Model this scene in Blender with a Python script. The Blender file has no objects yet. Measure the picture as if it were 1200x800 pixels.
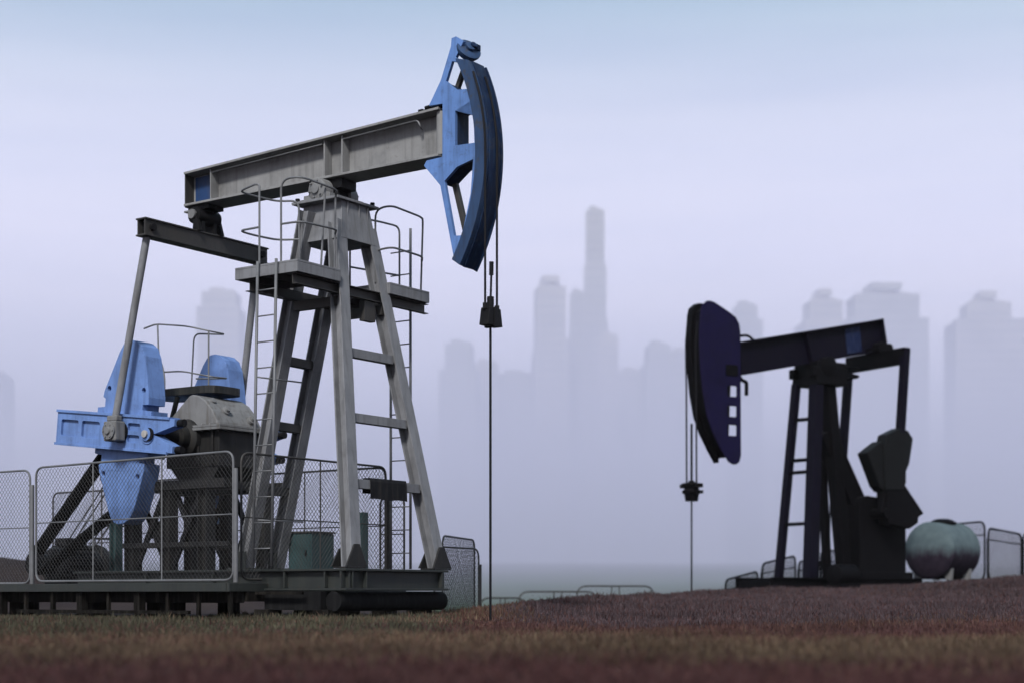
import bpy, bmesh, math, random
import numpy as np
from mathutils import Vector, Matrix
from mathutils.geometry import tessellate_polygon
random.seed(7); rng = np.random.default_rng(11)
sc = bpy.context.scene
COL = sc.collection
R = math.radians
EYE = 0.47            # camera height above the meadow where the well stands
FPX = 1900.0          # focal length of the photograph in its own pixels

# ------------------------------------------------------------------ materials
def new_mat(name):
    m = bpy.data.materials.new(name); m.use_nodes = True
    nt = m.node_tree
    for n in list(nt.nodes): nt.nodes.remove(n)
    out = nt.nodes.new('ShaderNodeOutputMaterial')
    return m, nt, out

def N(nt, t, **kw):
    n = nt.nodes.new(t)
    for k, v in kw.items():
        if k.startswith('i_'):
            n.inputs[k[2:].replace('_', ' ')].default_value = v
        else: setattr(n, k, v)
    return n

def ramp(nt, src, stops):
    r = N(nt, 'ShaderNodeValToRGB')
    el = r.color_ramp.elements
    while len(el) < len(stops): el.new(0.5)
    for e, (p, c) in zip(el, stops):
        e.position = p
        e.color = c if len(c) == 4 else (*c, 1)
    nt.links.new(src, r.inputs[0])
    return r.outputs[0]

def mixc(nt, fac, a, b, mode='MIX'):
    m = N(nt, 'ShaderNodeMix', data_type='RGBA', blend_type=mode)
    for sock, v in ((m.inputs[0], fac), (m.inputs[6], a), (m.inputs[7], b)):
        if hasattr(v, 'is_linked') or hasattr(v, 'links'): nt.links.new(v, sock)
        elif isinstance(v, (int, float)): sock.default_value = v
        else: sock.default_value = (*v, 1)
    return m.outputs[2]

def paint(name, col, dirt=(0.045, 0.04, 0.035), dirt_amt=0.45, rough=0.5, metal=0.0, rust=0.25, chips=0.0, scale=1.0, spec=0.22):
    """weathered painted steel: blotches, rain streaks, rust specks, uneven gloss"""
    m, nt, out = new_mat(name)
    L = nt.links.new
    b = N(nt, 'ShaderNodeBsdfPrincipled'); L(b.outputs[0], out.inputs[0])
    tc = N(nt, 'ShaderNodeTexCoord')
    n1 = N(nt, 'ShaderNodeTexNoise', i_Scale=2.3*scale, i_Detail=8.0, i_Roughness=0.65); L(tc.outputs['Object'], n1.inputs['Vector'])
    mp = N(nt, 'ShaderNodeMapping'); mp.inputs['Scale'].default_value = (9*scale, 9*scale, 0.7*scale); L(tc.outputs['Object'], mp.inputs['Vector'])
    n2 = N(nt, 'ShaderNodeTexNoise', i_Scale=1.6, i_Detail=6.0, i_Roughness=0.6); L(mp.outputs[0], n2.inputs['Vector'])
    n3 = N(nt, 'ShaderNodeTexNoise', i_Scale=21*scale, i_Detail=5.0, i_Roughness=0.7); L(tc.outputs['Object'], n3.inputs['Vector'])
    c1 = tuple(min(1, x*1.18) for x in col); c0 = tuple(x*0.72 for x in col)
    base = ramp(nt, n1.outputs[0], [(0.3, c0), (0.5, col), (0.72, c1)])
    streak = ramp(nt, n2.outputs[0], [(0.48, (0, 0, 0)), (0.74, (dirt_amt,)*3)])
    c = mixc(nt, streak, base, dirt)
    rs = ramp(nt, n3.outputs[0], [(0.60, (0, 0, 0)), (0.70, (rust,)*3)])
    c = mixc(nt, rs, c, (0.05, 0.028, 0.018))
    if chips > 0:
        n4 = N(nt, 'ShaderNodeTexNoise', i_Scale=6.5*scale, i_Detail=9.0, i_Roughness=0.75); L(tc.outputs['Object'], n4.inputs['Vector'])
        ch = ramp(nt, n4.outputs[0], [(0.55, (0, 0, 0)), (0.60, (chips,)*3)])
        c = mixc(nt, ch, c, (0.03, 0.032, 0.04))
    L(c, b.inputs['Base Color'])
    b.inputs['Metallic'].default_value = metal
    b.inputs['Specular IOR Level'].default_value = spec
    rr = ramp(nt, n1.outputs[0], [(0.3, (rough-0.12,)*3), (0.7, (min(1, rough+0.18),)*3)])
    L(rr, b.inputs['Roughness'])
    bp = N(nt, 'ShaderNodeBump', i_Strength=0.12, i_Distance=0.02); L(n3.outputs[0], bp.inputs['Height']); L(bp.outputs[0], b.inputs['Normal'])
    return m

M = {}
M['grey'] = paint('grey_paint', (0.1309, 0.1347, 0.1451), dirt_amt=0.5, rust=0.35)
M['beam_grey'] = paint('beam_grey_paint', (0.1584, 0.1599, 0.1614), dirt_amt=0.38, rust=0.3)
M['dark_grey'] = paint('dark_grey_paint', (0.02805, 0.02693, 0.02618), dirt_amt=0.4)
M['steel_dark'] = paint('oily_dark_steel', (0.00784, 0.00784, 0.00896), dirt=(0.012, 0.011, 0.01), rust=0.15, rough=0.45, spec=0.05)
M['blue'] = paint('blue_paint', (0.07354, 0.1454, 0.3293), dirt=(0.035, 0.06, 0.12), dirt_amt=0.6, rust=0.45, rough=0.42, chips=0.28)
M['blue_worn'] = paint('worn_blue_paint', (0.01535, 0.0363, 0.0858), dirt=(0.010, 0.014, 0.026), dirt_amt=0.85, rust=0.3, chips=0.85)
M['blue_deep'] = paint('deep_blue_paint', (0.009, 0.03, 0.0918), dirt_amt=0.45, rust=0.2)
M['arc_black'] = paint('greasy_dark_steel', (0.0063, 0.013, 0.0342), dirt=(0.02, 0.045, 0.10), dirt_amt=0.7, rust=0.1, rough=0.42, chips=0.5, spec=0.06)
M['weight'] = paint('weight_blue_paint', (0.09493, 0.1643, 0.3542), dirt=(0.04, 0.065, 0.13), dirt_amt=0.5, rust=0.35, rough=0.5, scale=0.8, chips=0.16)
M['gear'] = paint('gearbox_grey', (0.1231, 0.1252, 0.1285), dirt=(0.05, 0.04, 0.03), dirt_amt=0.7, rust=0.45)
M['gear_low'] = paint('gearbox_shaded_grey', (0.009408, 0.009408, 0.009723), dirt=(0.02, 0.018, 0.015), dirt_amt=0.7, rust=0.3)  # near-black shade round the pump base is put into this grey
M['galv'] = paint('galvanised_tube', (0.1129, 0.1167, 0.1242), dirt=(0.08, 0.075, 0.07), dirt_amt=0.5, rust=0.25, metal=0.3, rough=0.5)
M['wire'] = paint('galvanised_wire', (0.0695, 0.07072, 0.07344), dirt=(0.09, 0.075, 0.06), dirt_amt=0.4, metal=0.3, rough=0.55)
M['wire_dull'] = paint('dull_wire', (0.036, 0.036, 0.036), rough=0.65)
M['skid'] = paint('skid_green_grey', (0.01788, 0.02078, 0.0202), dirt=(0.03, 0.03, 0.025), dirt_amt=0.6, rust=0.35)
M['deck'] = paint('deck_plate', (0.012, 0.0132, 0.01272), dirt_amt=0.6, rust=0.4)
M['teal'] = paint('teal_paint', (0.0231, 0.05005, 0.0539), dirt_amt=0.5)
M['cable'] = paint('wire_rope', (0.006, 0.006, 0.008), dirt=(0.01, 0.009, 0.008), dirt_amt=0.3, rough=0.6, rust=0.05, spec=0.08)
M['rubber'] = paint('belt_rubber', (0.006, 0.006, 0.0065), rough=0.7, rust=0.0, dirt=(0.03, 0.03, 0.03), spec=0.05)
M['belt_line'] = paint('belt_edge', (0.25, 0.24, 0.23), rough=0.7)
M['cloth'] = paint('navy_cloth', (0.0015, 0.00175, 0.0035), rough=0.85, rust=0.0)
M['rp'] = paint('far_pump_violet_paint', (0.002752, 0.002224, 0.006426), dirt=(0.004, 0.003, 0.005), dirt_amt=0.5, rust=0.1, rough=0.5, spec=0.05)
M['rp_head'] = paint('far_head_violet_paint', (0.005414, 0.00423, 0.02202), dirt=(0.008, 0.006, 0.018), dirt_amt=0.5, rust=0.1, rough=0.5, spec=0.05)
M['rp_black'] = paint('far_pump_black', (0.0018, 0.00165, 0.00225), dirt=(0.004, 0.004, 0.005), rust=0.02, rough=0.55, spec=0.05)
M['rp_weight'] = paint('far_weight_grey', (0.00567, 0.0063, 0.00693), dirt=(0.005, 0.005, 0.006), dirt_amt=0.6, spec=0.05)
M['rp_blue'] = paint('far_plate_blue', (0.0027, 0.00675, 0.0297), dirt=(0.08, 0.1, 0.16), dirt_amt=0.5, chips=0.5, scale=3, spec=0.05)
M['timber'] = paint('tarred_timber', (0.0044, 0.004, 0.0036), rough=0.8, rust=0.2, spec=0.05)

# tank: pale teal shell, shade of its lower half painted in as a blotchy dark gradient
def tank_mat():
    m, nt, out = new_mat('teal_tank_painted_shade'); L = nt.links.new
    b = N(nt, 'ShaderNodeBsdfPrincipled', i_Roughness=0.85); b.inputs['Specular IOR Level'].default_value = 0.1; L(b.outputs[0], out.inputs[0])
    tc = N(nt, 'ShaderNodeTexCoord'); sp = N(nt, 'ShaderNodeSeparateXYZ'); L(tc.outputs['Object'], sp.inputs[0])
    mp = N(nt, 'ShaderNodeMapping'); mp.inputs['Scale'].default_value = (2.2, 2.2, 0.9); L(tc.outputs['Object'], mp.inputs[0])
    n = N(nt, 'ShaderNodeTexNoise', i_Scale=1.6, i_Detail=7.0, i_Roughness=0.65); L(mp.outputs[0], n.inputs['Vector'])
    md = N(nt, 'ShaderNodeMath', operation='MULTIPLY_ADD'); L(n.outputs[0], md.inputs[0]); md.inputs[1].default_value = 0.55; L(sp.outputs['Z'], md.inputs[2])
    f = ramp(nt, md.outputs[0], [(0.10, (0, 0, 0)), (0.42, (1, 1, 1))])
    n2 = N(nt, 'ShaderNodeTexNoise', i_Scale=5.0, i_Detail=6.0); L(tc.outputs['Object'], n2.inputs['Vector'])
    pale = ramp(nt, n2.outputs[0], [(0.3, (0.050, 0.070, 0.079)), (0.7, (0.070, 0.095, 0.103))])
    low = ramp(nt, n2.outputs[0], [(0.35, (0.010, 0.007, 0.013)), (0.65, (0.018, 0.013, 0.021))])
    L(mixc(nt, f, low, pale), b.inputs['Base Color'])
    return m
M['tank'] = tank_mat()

# ------------------------------------------------------------------ mesh helpers
class MB:
    def __init__(s): s.v = []; s.f = []; s.sm = []
    def add(s, vs, fs, smooth=False):
        o = len(s.v); s.v += [tuple(x) for x in vs]; s.f += [tuple(i+o for i in f) for f in fs]; s.sm += [smooth]*len(fs); return s
    def box(s, c, d, rot=None):
        c = Vector(c); h = Vector(d)/2
        vs = []
        for x in (-1, 1):
            for y in (-1, 1):
                for z in (-1, 1):
                    p = Vector((x*h.x, y*h.y, z*h.z))
                    if rot is not None: p = rot @ p
                    vs.append(c+p)
        return s.add(vs, [(0, 1, 3, 2), (4, 6, 7, 5), (0, 4, 5, 1), (2, 3, 7, 6), (0, 2, 6, 4), (1, 5, 7, 3)])
    def bx(s, x0, x1, y0, y1, z0, z1): return s.box(((x0+x1)/2, (y0+y1)/2, (z0+z1)/2), (x1-x0, y1-y0, z1-z0))
    def bar(s, p0, p1, w, h, side=(0, 1, 0)):
        """box beam from p0 to p1; w across the 'side' direction, h the other way"""
        p0 = Vector(p0); p1 = Vector(p1); d = (p1-p0); l = d.length; d.normalize()
        sd = Vector(side); sd = (sd-d*sd.dot(d)).normalized(); up = d.cross(sd)
        rot = Matrix((d, sd, up)).transposed()
        return s.box((p0+p1)/2, (l, w, h), rot)
    def ibeam(s, p0, p1, w, h, side=(0, 1, 0), tf=0.03, tw=0.02):
        p0 = Vector(p0); p1 = Vector(p1); d = (p1-p0).normalized()
        sd = Vector(side); sd = (sd-d*sd.dot(d)).normalized(); up = d.cross(sd)
        s.bar(p0+up*(h/2-tf/2), p1+up*(h/2-tf/2), w, tf, side)
        s.bar(p0-up*(h/2-tf/2), p1-up*(h/2-tf/2), w, tf, side)
        return s.bar(p0, p1, tw, h-2*tf, side)
    def channel(s, p0, p1, w, h, side=(0, 1, 0), t=0.02):
        p0 = Vector(p0); p1 = Vector(p1); d = (p1-p0).normalized()
        sd = Vector(side); sd = (sd-d*sd.dot(d)).normalized(); up = d.cross(sd)
        s.bar(p0+up*(h/2-t/2), p1+up*(h/2-t/2), w, t, side); s.bar(p0-up*(h/2-t/2), p1-up*(h/2-t/2), w, t, side)
        o = sd*(w/2-t/2)
        return s.bar(p0+o, p1+o, t, h-2*t-0.004, side)
    def tube(s, pts, r, seg=8, closed=False, cap=True):
        pts = [Vector(p) for p in pts]; n = len(pts); rings = []
        prev = None
        for i, p in enumerate(pts):
            if closed: t = (pts[(i+1) % n]-pts[i-1])
            elif i == 0: t = pts[1]-p
            elif i == n-1: t = p-pts[i-1]
            else: t = (pts[i+1]-p).normalized()+(p-pts[i-1]).normalized()
            t.normalize()
            if prev is None:
                a = Vector((0, 0, 1)) if abs(t.z) < 0.9 else Vector((1, 0, 0))
                u = t.cross(a).normalized()
            else:
                u = (prev-t*prev.dot(t)).normalized()
            prev = u; w = t.cross(u)
            rr = r[i] if isinstance(r, (list, tuple)) else r
            rings.append([p+(u*math.cos(2*math.pi*k/seg)+w*math.sin(2*math.pi*k/seg))*rr for k in range(seg)])
        vs = [v for ring in rings for v in ring]; fs = []
        for i in range(n if closed else n-1):
            j = (i+1) % n
            for k in range(seg):
                fs.append((i*seg+k, i*seg+(k+1) % seg, j*seg+(k+1) % seg, j*seg+k))
        s.add(vs, fs, smooth=seg > 4)
        if cap and not closed:
            o = len(s.v)-len(vs)
            s.f.append(tuple(o+k for k in range(seg))[::-1]); s.sm.append(False)
            s.f.append(tuple(o+(n-1)*seg+k for k in range(seg))); s.sm.append(False)
        return s
    def cyl(s, p0, p1, r, seg=20): return s.tube([p0, p1], r, seg)
    def prism(s, poly, holes, fn, t0, t1):
        """polygon with holes in a plane, extruded; fn(a, b, t) gives the point"""
        loops = [poly]+list(holes)
        flat = [p for l in loops for p in l]; n = len(flat)
        tris = tessellate_polygon([[Vector((a, b, 0)) for a, b in l] for l in loops])
        vs = [fn(a, b, t0) for a, b in flat]+[fn(a, b, t1) for a, b in flat]
        fs = [tuple(t) for t in tris]+[tuple(i+n for i in t)[::-1] for t in tris]
        o = 0
        for l in loops:
            k = len(l)
            for i in range(k):
                j = (i+1) % k; fs.append((o+i, o+j, n+o+j, n+o+i))
            o += k
        return s.add(vs, fs)
    def lathe(s, c, axis, prof, seg=32):
        """prof: list of (distance along axis, radius)"""
        c = Vector(c); ax = Vector(axis).normalized()
        a = Vector((0, 0, 1)) if abs(ax.z) < 0.9 else Vector((1, 0, 0))
        u = ax.cross(a).normalized(); w = ax.cross(u); vs = []
        for t, r in prof:
            for k in range(seg):
                an = 2*math.pi*k/seg; vs.append(c+ax*t+(u*math.cos(an)+w*math.sin(an))*max(r, 1e-4))
        fs = [(i*seg+k, i*seg+(k+1) % seg, (i+1)*seg+(k+1) % seg, (i+1)*seg+k) for i in range(len(prof)-1) for k in range(seg)]
        fs += [tuple(range(seg))[::-1], tuple((len(prof)-1)*seg+k for k in range(seg))]
        return s.add(vs, fs, smooth=True)
    def build(s, name, mat, parent=None, bevel=0.0, sharp=True):
        me = bpy.data.meshes.new(name); me.from_pydata(s.v, [], s.f); me.update()
        bm = bmesh.new(); bm.from_mesh(me); bmesh.ops.recalc_face_normals(bm, faces=bm.faces)
        for f, k in zip(bm.faces, s.sm): f.smooth = k
        for e in bm.edges:
            if len(e.link_faces) == 2 and e.calc_face_angle(0) > 0.7: e.smooth = False
        bm.to_mesh(me); bm.free()
        me.materials.append(mat if not isinstance(mat, str) else M[mat])
        o = bpy.data.objects.new(name, me); COL.objects.link(o)
        if parent is not None: o.parent = parent
        if bevel:
            b = o.modifiers.new('Bevel', 'BEVEL'); b.width = bevel; b.segments = 2; b.limit_method = 'ANGLE'; b.angle_limit = R(40)
        return o

def fillet(pts, r, n=5, closed=False):
    """round the corners of a polyline"""
    pts = [Vector(p) for p in pts]; out = []; m = len(pts)
    for i, p in enumerate(pts):
        if not closed and i in (0, m-1): out.append(p); continue
        a = pts[i-1]; b = pts[(i+1) % m]; da = (a-p); db = (b-p)
        k = min(r, da.length*0.48, db.length*0.48)
        pa = p+da.normalized()*k; pb = p+db.normalized()*k
        for j in range(n+1):
            t = j/n; out.append(pa*(1-t)**2+p*2*t*(1-t)+pb*t*t)
    return out

def tag(o, label=None, cat=None, group=None, kind=None):
    if label: o['label'] = label
    if cat: o['category'] = cat
    if group: o['group'] = group
    if kind: o['kind'] = kind
    return o

def empty(name, loc, rz, label, cat, group=None):
    e = bpy.data.objects.new(name, None); COL.objects.link(e)
    e.location = loc; e.rotation_euler = (0, 0, rz); e.empty_display_size = 0.3
    return tag(e, label, cat, group)

XZ = lambda a, b, t: (a, t, b)      # profile in the pump's own length/height plane, extruded sideways

# ------------------------------------------------------------------ ground
CX_ = [-1400, -400, 480, 535, 580, 640, 700, 780, 860, 963, 1060, 1200, 1600, 2600]
CY_ = [20.3, 20.3, 20.6, 23, 26, 29, 32, 36, 39, 41.5, 43, 44, 46, 50]
CP_ = [731, 731, 730, 723, 713, 705, 700, 697, 692, 689, 686, 676, 664, 655]
FL_ = [22, 22, 20, 3, 0, 0, 0, 0, 3, 7, 9, 9, 9, 9]              # level stretch behind the crest
SL_ = [.10, .10, .10, .10, .10, .09, .085, .08, .07, .06, .05, .05, .05, .05]
def sstep(a, b, x):
    t = np.clip((x-a)/(b-a), 0, 1); return t*t*(3-2*t)
def wob(X, Y, s, seed):
    r = np.random.default_rng(seed); z = 0
    for k in range(6):
        a = r.uniform(0, 6.28); f = s*(1+k*0.7); z = z+np.sin((X*math.cos(a)+Y*math.sin(a))*f+r.uniform(0, 6.28))/(1+k*0.6)
    return z/2.2
def ground_z(X, Y):
    X = np.asarray(X, float); Y = np.asarray(Y, float)
    Ys = np.maximum(Y, 6.0)
    px = 600+FPX*X/Ys
    Yc = np.interp(px, CX_, CY_); yp = np.interp(px, CX_, CP_); fl = np.interp(px, CX_, FL_); sl = np.interp(px, CX_, SL_)
    zc = EYE-(yp-695)*Yc/FPX
    t = np.clip((Ys-8.5)/(Yc-8.5), 0, 1)
    z = zc*t**np.interp(px, [470, 560, 640, 850], [1.9, 5.5, 5.0, 2.6])
    d = np.maximum(Ys-Yc-fl, 0)
    drop = sl*np.sqrt(d*d+9)-sl*3
    z = z-drop
    z = np.where(z < -3, -3-1.5*(1-np.exp(np.minimum((z+3)/1.5, 0))), z)
    z = z+wob(X, Y, 1.3, 3)*0.012*sstep(70, 20, Y)+wob(X, Y, 0.35, 5)*0.02*sstep(90, 30, Y)
    z = z+np.exp(-((Y-41)/5.5)**2)*np.interp(px, [20, 140, 420, 500], [1.30, 0.44, 0.40, 0.0])*sstep(10, 14, Y)
    far = sstep(85, 700, Y)*16+wob(X, Y, 0.012, 8)*1.0*sstep(120, 300, Y)
    far = far+sstep(560, 1100, Y)*(9+wob(X, Y, 0.006, 9)*3.0)-sstep(1100, 1500, Y)*12
    return z+far

def build_ground():
    ys = np.concatenate([np.linspace(-260, 2, 10), np.arange(3, 62, 0.33), 62*np.exp(np.linspace(0.02, math.log(2450/62), 90))])
    nx = 161
    u = np.linspace(-1, 1, nx); uu = np.sign(u)*np.abs(u)**1.0
    vs = []; 
    for y in ys:
        w = 26+0.62*max(y, 0)
        inner = uu[1:-1]*w
        xs = np.concatenate([[-1900], inner, [1900]])
        zs = ground_z(xs, np.full(nx, y))
        vs += list(zip(xs.tolist(), [float(y)]*nx, zs.tolist()))
    fs = [(i*nx+k, i*nx+k+1, (i+1)*nx+k+1, (i+1)*nx+k) for i in range(len(ys)-1) for k in range(nx-1)]
    me = bpy.data.meshes.new('ground'); me.from_pydata(vs, [], fs); me.update()
    for p in me.polygons: p.use_smooth = True
    m, nt, out = new_mat('meadow_soil'); L = nt.links.new
    b = N(nt, 'ShaderNodeBsdfPrincipled', i_Roughness=0.95); b.inputs['Specular IOR Level'].default_value = 0.1; L(b.outputs[0], out.inputs[0])
    g = N(nt, 'ShaderNodeNewGeometry'); sp = N(nt, 'ShaderNodeSeparateXYZ'); L(g.outputs['Position'], sp.inputs[0])
    n1 = N(nt, 'ShaderNodeTexNoise', i_Scale=0.55, i_Detail=7.0, i_Roughness=0.6); L(g.outputs['Position'], n1.inputs['Vector'])
    n2 = N(nt, 'ShaderNodeTexNoise', i_Scale=9.0, i_Detail=6.0, i_Roughness=0.7); L(g.outputs['Position'], n2.inputs['Vector'])
    n3 = N(nt, 'ShaderNodeTexNoise', i_Scale=0.02, i_Detail=6.0, i_Roughness=0.6); L(g.outputs['Position'], n3.inputs['Vector'])
    near = ramp(nt, n1.outputs[0], [(0.32, (0.016, 0.011, 0.012)), (0.5, (0.022, 0.015, 0.014)), (0.68, (0.026, 0.018, 0.015))])
    near = mixc(nt, 0.5, near, ramp(nt, n2.outputs[0], [(0.3, (0.35, 0.35, 0.35)), (0.7, (1.3, 1.25, 1.2))]), 'MULTIPLY')
    farc = ramp(nt, n3.outputs[0], [(0.35, (0.022, 0.05, 0.024)), (0.52, (0.034, 0.066, 0.032)), (0.7, (0.05, 0.058, 0.038))])
    hillc = ramp(nt, n3.outputs[0], [(0.35, (0.025, 0.035, 0.03)), (0.7, (0.05, 0.055, 0.045))])
    mr = N(nt, 'ShaderNodeMapRange'); mr.inputs['From Min'].default_value = 50; mr.inputs['From Max'].default_value = 90; L(sp.outputs['Y'], mr.inputs[0])
    mr2 = N(nt, 'ShaderNodeMapRange'); mr2.inputs['From Min'].default_value = 430; mr2.inputs['From Max'].default_value = 560; L(sp.outputs['Y'], mr2.inputs[0])
    c = mixc(nt, mr.outputs[0], near, farc); c = mixc(nt, mr2.outputs[0], c, hillc)
    L(c, b.inputs['Base Color'])
    bp = N(nt, 'ShaderNodeBump', i_Strength=0.6, i_Distance=0.05); L(n2.outputs[0], bp.inputs['Height']); L(bp.outputs[0], b.inputs['Normal'])
    me.materials.append(m)
    o = bpy.data.objects.new('ground', me); COL.objects.link(o); o['kind'] = 'structure'
build_ground()

# ------------------------------------------------------------------ meadow grass: one mesh of blades, tint = the plant's own colour
def vnoise(x, y, s, seed):
    r = np.random.default_rng(seed); T = r.random((64, 64))
    x = x*s+r.uniform(0, 60); y = y*s+r.uniform(0, 60)
    xi = np.floor(x).astype(int); yi = np.floor(y).astype(int); fx = x-xi; fy = y-yi
    fx = fx*fx*(3-2*fx); fy = fy*fy*(3-2*fy)
    g = lambda a, b: T[a % 64, b % 64]
    return (g(xi, yi)*(1-fx)+g(xi+1, yi)*fx)*(1-fy)+(g(xi, yi+1)*(1-fx)+g(xi+1, yi+1)*fx)*fy
def to_world_(x, y):
    a = math.atan2(-0.565, 0.825); return -2.678+x*math.cos(a)-y*math.sin(a), 24.0+x*math.sin(a)+y*math.cos(a)
def build_grass():
    n = 640000
    # even density over the ground, thinned with distance
    Y = 6.2+(50-6.2)*rng.random(n)**1.0
    X = (rng.random(n)*2-1)*(Y*0.36+3.0)
    px = 600+FPX*X/Y
    Yc = np.interp(px, CX_, CY_); keep = (Y < Yc+4.0)
    dens = vnoise(X, Y, 1.1, 21)*0.6+vnoise(X, Y, 3.7, 22)*0.4
    keep &= rng.random(n) < np.clip(0.35+dens*1.1, 0, 1)
    X = X[keep]; Y = Y[keep]; n = len(X); dens = dens[keep]
    Z = ground_z(X, Y)
    patch = vnoise(X, Y, 0.16, 31)*0.55+vnoise(X, Y, 0.5, 32)*0.3+rng.random(n)*0.15
    moor = vnoise(X, Y, 0.09, 33)*0.5+vnoise(X, Y, 0.4, 34)*0.3+rng.random(n)*0.2
    pxk = 600+FPX*X/Y
    h = (0.03+0.06*rng.random(n)**1.8)*(0.35+dens*0.9+0.7*vnoise(X, Y, 1.4, 43)**2)*np.interp(Y, [8, 20], [0.8, 1.15])
    rodx, rody = to_world_(2.99, -0.17); h = h*np.clip(np.hypot(X-rodx, Y-rody)/0.9, 0.25, 1)
    tall = rng.random(n) < 0.006; h = np.where(tall, h*1.0+0.07*rng.random(n)+0.02, h)
    w = 0.004+0.0055*rng.random(n)+Y*0.00012
    an = rng.random(n)*6.283; ln = rng.normal(0, 0.42, n)*h; la = rng.random(n)*6.283
    dx = np.cos(an)*w; dy = np.sin(an)*w
    bx = np.cos(la)*ln; by = np.sin(la)*ln
    P = np.zeros((n, 5, 3))
    P[:, 0] = np.stack([X-dx, Y-dy, Z-0.01], 1); P[:, 1] = np.stack([X+dx, Y+dy, Z-0.01], 1)
    P[:, 2] = np.stack([X+dx*.7+bx*.35, Y+dy*.7+by*.35, Z+h*.55], 1); P[:, 3] = np.stack([X-dx*.7+bx*.35, Y-dy*.7+by*.35, Z+h*.55], 1)
    P[:, 4] = np.stack([X+bx, Y+by, Z+h], 1)
    me = bpy.data.meshes.new('meadow_grass')
    me.vertices.add(n*5); me.vertices.foreach_set('co', P.reshape(-1))
    base = np.arange(n)*5
    q = np.stack([base, base+1, base+2, base+3], 1); t = np.stack([base+3, base+2, base+4], 1)
    loops = np.concatenate([q, t], 1).reshape(-1)
    me.loops.add(n*7); me.loops.foreach_set('vertex_index', loops.astype(np.int32))
    me.polygons.add(n*2)
    ls = np.stack([np.arange(n)*7, np.arange(n)*7+4], 1).reshape(-1); me.polygons.foreach_set('loop_start', ls.astype(np.int32))
    try: me.polygons.foreach_set('loop_total', np.tile([4, 3], n).astype(np.int32))
    except Exception: pass
    me.update(calc_edges=True); me.validate()
    # species: rust-red sorrel, straw, olive grass, mauve heather on the rise
    rust = np.array([0.105, 0.052, 0.040]); straw = np.array([0.125, 0.088, 0.056]); olive = np.array([0.095, 0.060, 0.040]); mauve = np.array([0.078, 0.054, 0.060]); wine = np.array([0.075, 0.034, 0.032])
    pick0 = rng.random(n)
    rise = np.clip((Y-17)/10, 0, 1)*np.clip((pxk-520)/160, 0, 1)
    c = np.where((patch+rng.normal(0, .07, n) < 0.44)[:, None], wine, np.where((patch+rng.normal(0, .07, n) < 0.56)[:, None], rust, np.where((pick0 < 0.6)[:, None], olive, straw)))
    left = np.clip((Y-14.5)/4, 0, 1)*np.clip((560-pxk)/80, 0, 1)          # dry tufted strip along the crest in front of the near pump
    pick = rng.random(n)
    c = np.where((pick < left*0.8)[:, None], np.where((moor > 0.5)[:, None], straw*0.95, np.array([0.075, 0.070, 0.044])), c)
    c = np.where((rng.random(n) < np.clip((11.6-Y)/2.4, 0, 0.9))[:, None], np.array([0.058, 0.024, 0.024]), c)
    hm = (moor*0.8+pick*0.4 < rise*0.95+0.02)
    c = np.where(hm[:, None], np.where((pick < 0.72)[:, None], mauve, wine), c)
    c = 0.66*c*((0.7+0.6*rng.random(n))*(0.62+0.45*vnoise(X, Y, 1.7, 41)+0.45*vnoise(X, Y, 0.6, 42)))[:, None]
    colr = np.ones((n, 5, 4)); colr[:, :, :3] = c[:, None, :]
    at = me.color_attributes.new('tint', 'FLOAT_COLOR', 'POINT'); at.data.foreach_set('color', colr.reshape(-1))
    m, nt, out = new_mat('meadow_blades'); L = nt.links.new
    a = N(nt, 'ShaderNodeAttribute', attribute_name='tint')
    d = N(nt, 'ShaderNodeBsdfPrincipled', i_Roughness=0.7); d.inputs['Specular IOR Level'].default_value = 0.2
    tr = N(nt, 'ShaderNodeBsdfTranslucent'); mx = N(nt, 'ShaderNodeMixShader'); mx.inputs[0].default_value = 0.25
    L(a.outputs['Color'], d.inputs['Base Color']); L(a.outputs['Color'], tr.inputs['Color'])
    L(d.outputs[0], mx.inputs[1]); L(tr.outputs[0], mx.inputs[2]); L(mx.outputs[0], out.inputs[0])
    me.materials.append(m)
    o = bpy.data.objects.new('meadow_grass', me); COL.objects.link(o); tag(o, 'low reddish and straw coloured meadow grass over the foreground', 'grass', kind='stuff')
build_grass()

# ------------------------------------------------------------------ NEAR PUMPJACK
AX, AY = -2.678, 24.0
ARZ = math.atan2(-0.565, 0.825)
A = empty('pumpjack', (AX, AY, 0), ARZ, 'large near grey pumpjack with bright blue horse head and blue counterweights', 'oil pump', 'pumpjacks')

# skid the post and gearbox stand on
m = MB()
for y in (-1.16, 0.98):
    m.ibeam((-4.2, y, 0.665), (1.34, y, 0.665), 0.2, 0.30, tf=0.03, tw=0.03)
for x in (-4.1, -3.0, -1.9, -1.25, 0.1):
    m.bar((x, -1.05, 0.66), (x, 0.87, 0.66), 0.16, 0.22, (1, 0, 0))
m.ibeam((1.26, -1.27, 0.667), (1.26, 1.09, 0.667), 0.19, 0.302, (1, 0, 0), tf=0.032, tw=0.03)
for y in (-1.1, -0.8, 0.95): m.bx(1.28, 1.35, y-0.012, y+0.012, 0.55, 0.785)
for x in (-2.6, -1.2, 0.2, 0.95): m.bx(x-0.012, x+0.012, -1.25, -1.07, 0.55, 0.785)
m.build('base_skid', 'skid', A, 0.005)
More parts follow.
